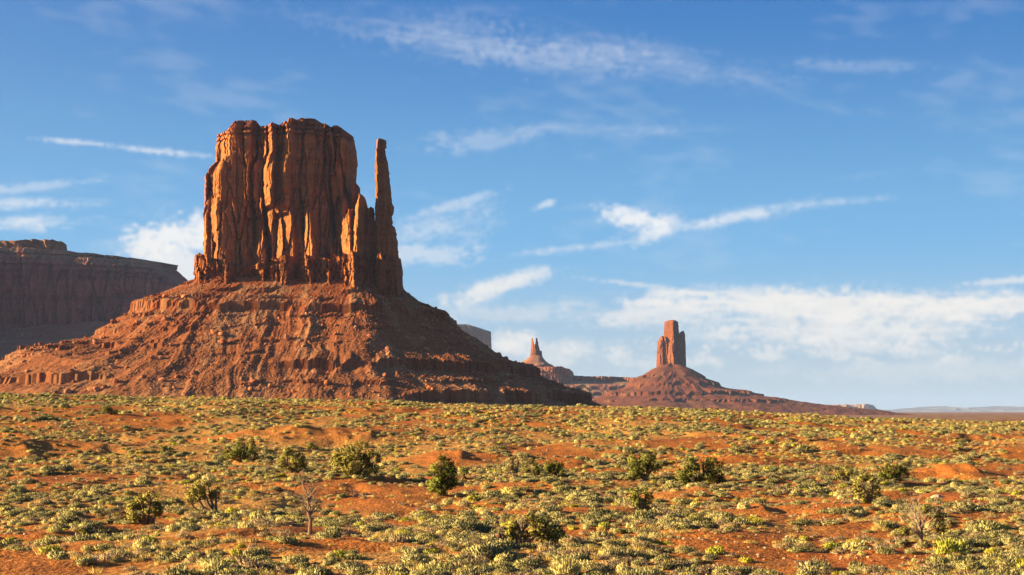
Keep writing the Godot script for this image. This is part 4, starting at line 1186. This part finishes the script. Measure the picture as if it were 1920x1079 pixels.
func stones() -> void:
	var ms := []
	for k in 4:
		ms.append(boulder_mesh(90 + k, [Color(0.506, 0.331, 0.212), Color(0.442, 0.239, 0.138), Color(0.552, 0.405, 0.276), Color(0.368, 0.156, 0.083)][k]))
	var at := [[], [], [], []]
	for k in 11000:
		var d := lerpf(46.0, 200.0, pow(rng.randf(), 1.4))
		var kx := rng.randf_range(-0.38, 0.38)
		var x := kx * d
		var z := -d
		if nz.get_noise_2d(x * 2.0 + 333.0, z * 2.0) < 0.08: continue
		var s := lerpf(0.03, 0.16, pow(rng.randf(), 4.0))
		at[rng.randi() % 4].append(Transform3D(Basis.from_euler(Vector3(rng.randf(), rng.randf() * TAU, rng.randf())).scaled(Vector3(1, 0.7, 1) * s), Vector3(x, gh(x, z) + s * 0.2, z)))
	for k in 4:
		mass("loose_stones", ms[k], at[k], "small loose stones scattered over the red sand", "stones")
	var n := 0
	for r in [[432, 979, 0.34, "pale flat rock on the sand left of the tall bare dead tree"], [420, 982, 0.2, "smaller pale stone beside the pale flat rock left of the dead tree"], [1322, 990, 0.24, "pale stone on the bare sand right of the fallen grey trunk"], [1760, 935, 0.5, "pale rock on the slope behind the half-dead grey juniper"]]:
		var o := part("rock", ms[2], self, ray(r[0], r[1]))
		o.basis = Basis.from_euler(Vector3(0, n * 1.3, 0)).scaled(Vector3(1.3, 0.6, 1) * r[2])
		metas(o, r[3], "rock")
		n += 1

# ------------------------------------------------------------------
func _ready() -> void:
	rng.seed = 20240611
	for k in 4104:
		R.append(rng.randf())
	nz.seed = 7; nz.noise_type = FastNoiseLite.TYPE_SIMPLEX_SMOOTH; nz.frequency = 0.02; nz.fractal_octaves = 4
	nr.seed = 17; nr.noise_type = FastNoiseLite.TYPE_SIMPLEX_SMOOTH; nr.frequency = 0.02; nr.fractal_type = FastNoiseLite.FRACTAL_RIDGED; nr.fractal_octaves = 3
	n1.seed = 27; n1.noise_type = FastNoiseLite.TYPE_SIMPLEX_SMOOTH; n1.frequency = 0.02; n1.fractal_octaves = 2
	nc.seed = 37; nc.noise_type = FastNoiseLite.TYPE_CELLULAR; nc.frequency = 0.02; nc.fractal_type = FastNoiseLite.FRACTAL_NONE; nc.cellular_return_type = FastNoiseLite.RETURN_CELL_VALUE
	ns.seed = 11; ns.noise_type = FastNoiseLite.TYPE_SIMPLEX_SMOOTH; ns.frequency = 0.2; ns.fractal_octaves = 4

	var cam := Camera3D.new()
	cam.name = "camera"
	cam.projection = Camera3D.PROJECTION_FRUSTUM
	cam.near = 0.5
	cam.far = 90000.0
	cam.size = 0.5 * 1079.0 / F
	cam.frustum_offset = Vector2(0.0, 0.5 * (HZ - 539.5) / F)
	add_child(cam)
	cam.current = true
	var env := Environment.new()
	env.background_mode = Environment.BG_SKY
	env.sky = build_sky()
	env.tonemap_mode = Environment.TONE_MAPPER_LINEAR
	env.tonemap_exposure = EXPO
	env.sdfgi_enabled = true
	env.ssao_enabled = true
	env.ssil_enabled = true
	env.fog_enabled = true
	env.fog_density = 0.000015
	env.fog_light_color = Color(0.62, 0.74, 0.96)
	var we := WorldEnvironment.new()
	we.name = "environment"
	we.environment = env
	add_child(we)
	var sun := DirectionalLight3D.new()
	sun.name = "sun"
	sun.light_energy = 1.6
	sun.light_color = Color(1.0, 0.87, 0.64)
	sun.light_angular_distance = 0.5
	sun.shadow_enabled = true
	add_child(sun)
	sun.look_at_from_position(sun_dir * 1000.0, Vector3.ZERO)

	build_materials()
	# sand mounds: px, py, width m, depth m, height m, steepness of the right side, how bare
	for m in [[860, 862, 6.5, 7.0, 1.5, 0.9, 1.0], [1050, 874, 4.0, 5.0, 1.2, 0.7, 1.0], [70, 846, 11.0, 8.0, 2.0, 0.9, 0.8], [610, 826, 13.0, 8.0, 2.2, 1.0, 0.75], [900, 812, 16.0, 8.0, 1.2, 0.8, 0.3], [1150, 838, 14.0, 7.0, 1.2, 0.7, 0.4], [430, 888, 9.0, 5.0, 0.9, 0.7, 0.4], [1500, 905, 10.0, 5.0, 0.9, 0.6, 0.4], [1790, 892, 8.0, 6.0, 1.9, 0.5, 1.0], [1440, 872, 9.0, 6.0, 1.1, 0.7, 0.9],
			[1820, 830, 20.0, 6.0, 1.7, 1.0, 0.8], [1330, 925, 8.0, 4.0, 0.5, 0.5, 0.5], [1420, 965, 5.0, 4.0, 0.9, 0.25, 0.5], [1000, 912, 10.0, 5.0, 0.7, 0.6, 0.5], [330, 900, 7.0, 5.0, 0.7, 0.4, 0.6], [1790, 985, 3.5, 5.0, 0.9, 1.0, 0.8], [1320, 858, 8.0, 5.0, 0.8, 0.7, 0.8], [760, 955, 6.0, 4.0, 0.3, 0.6, 0.8]]:
		var p := ray(m[0], m[1])
		mounds.append([p.x, p.z, m[2], m[3], m[4], m[5], m[6]])
	build_ground()
	main_butte()
	far_buttes()
	trees()
	shrubs()
	stones()
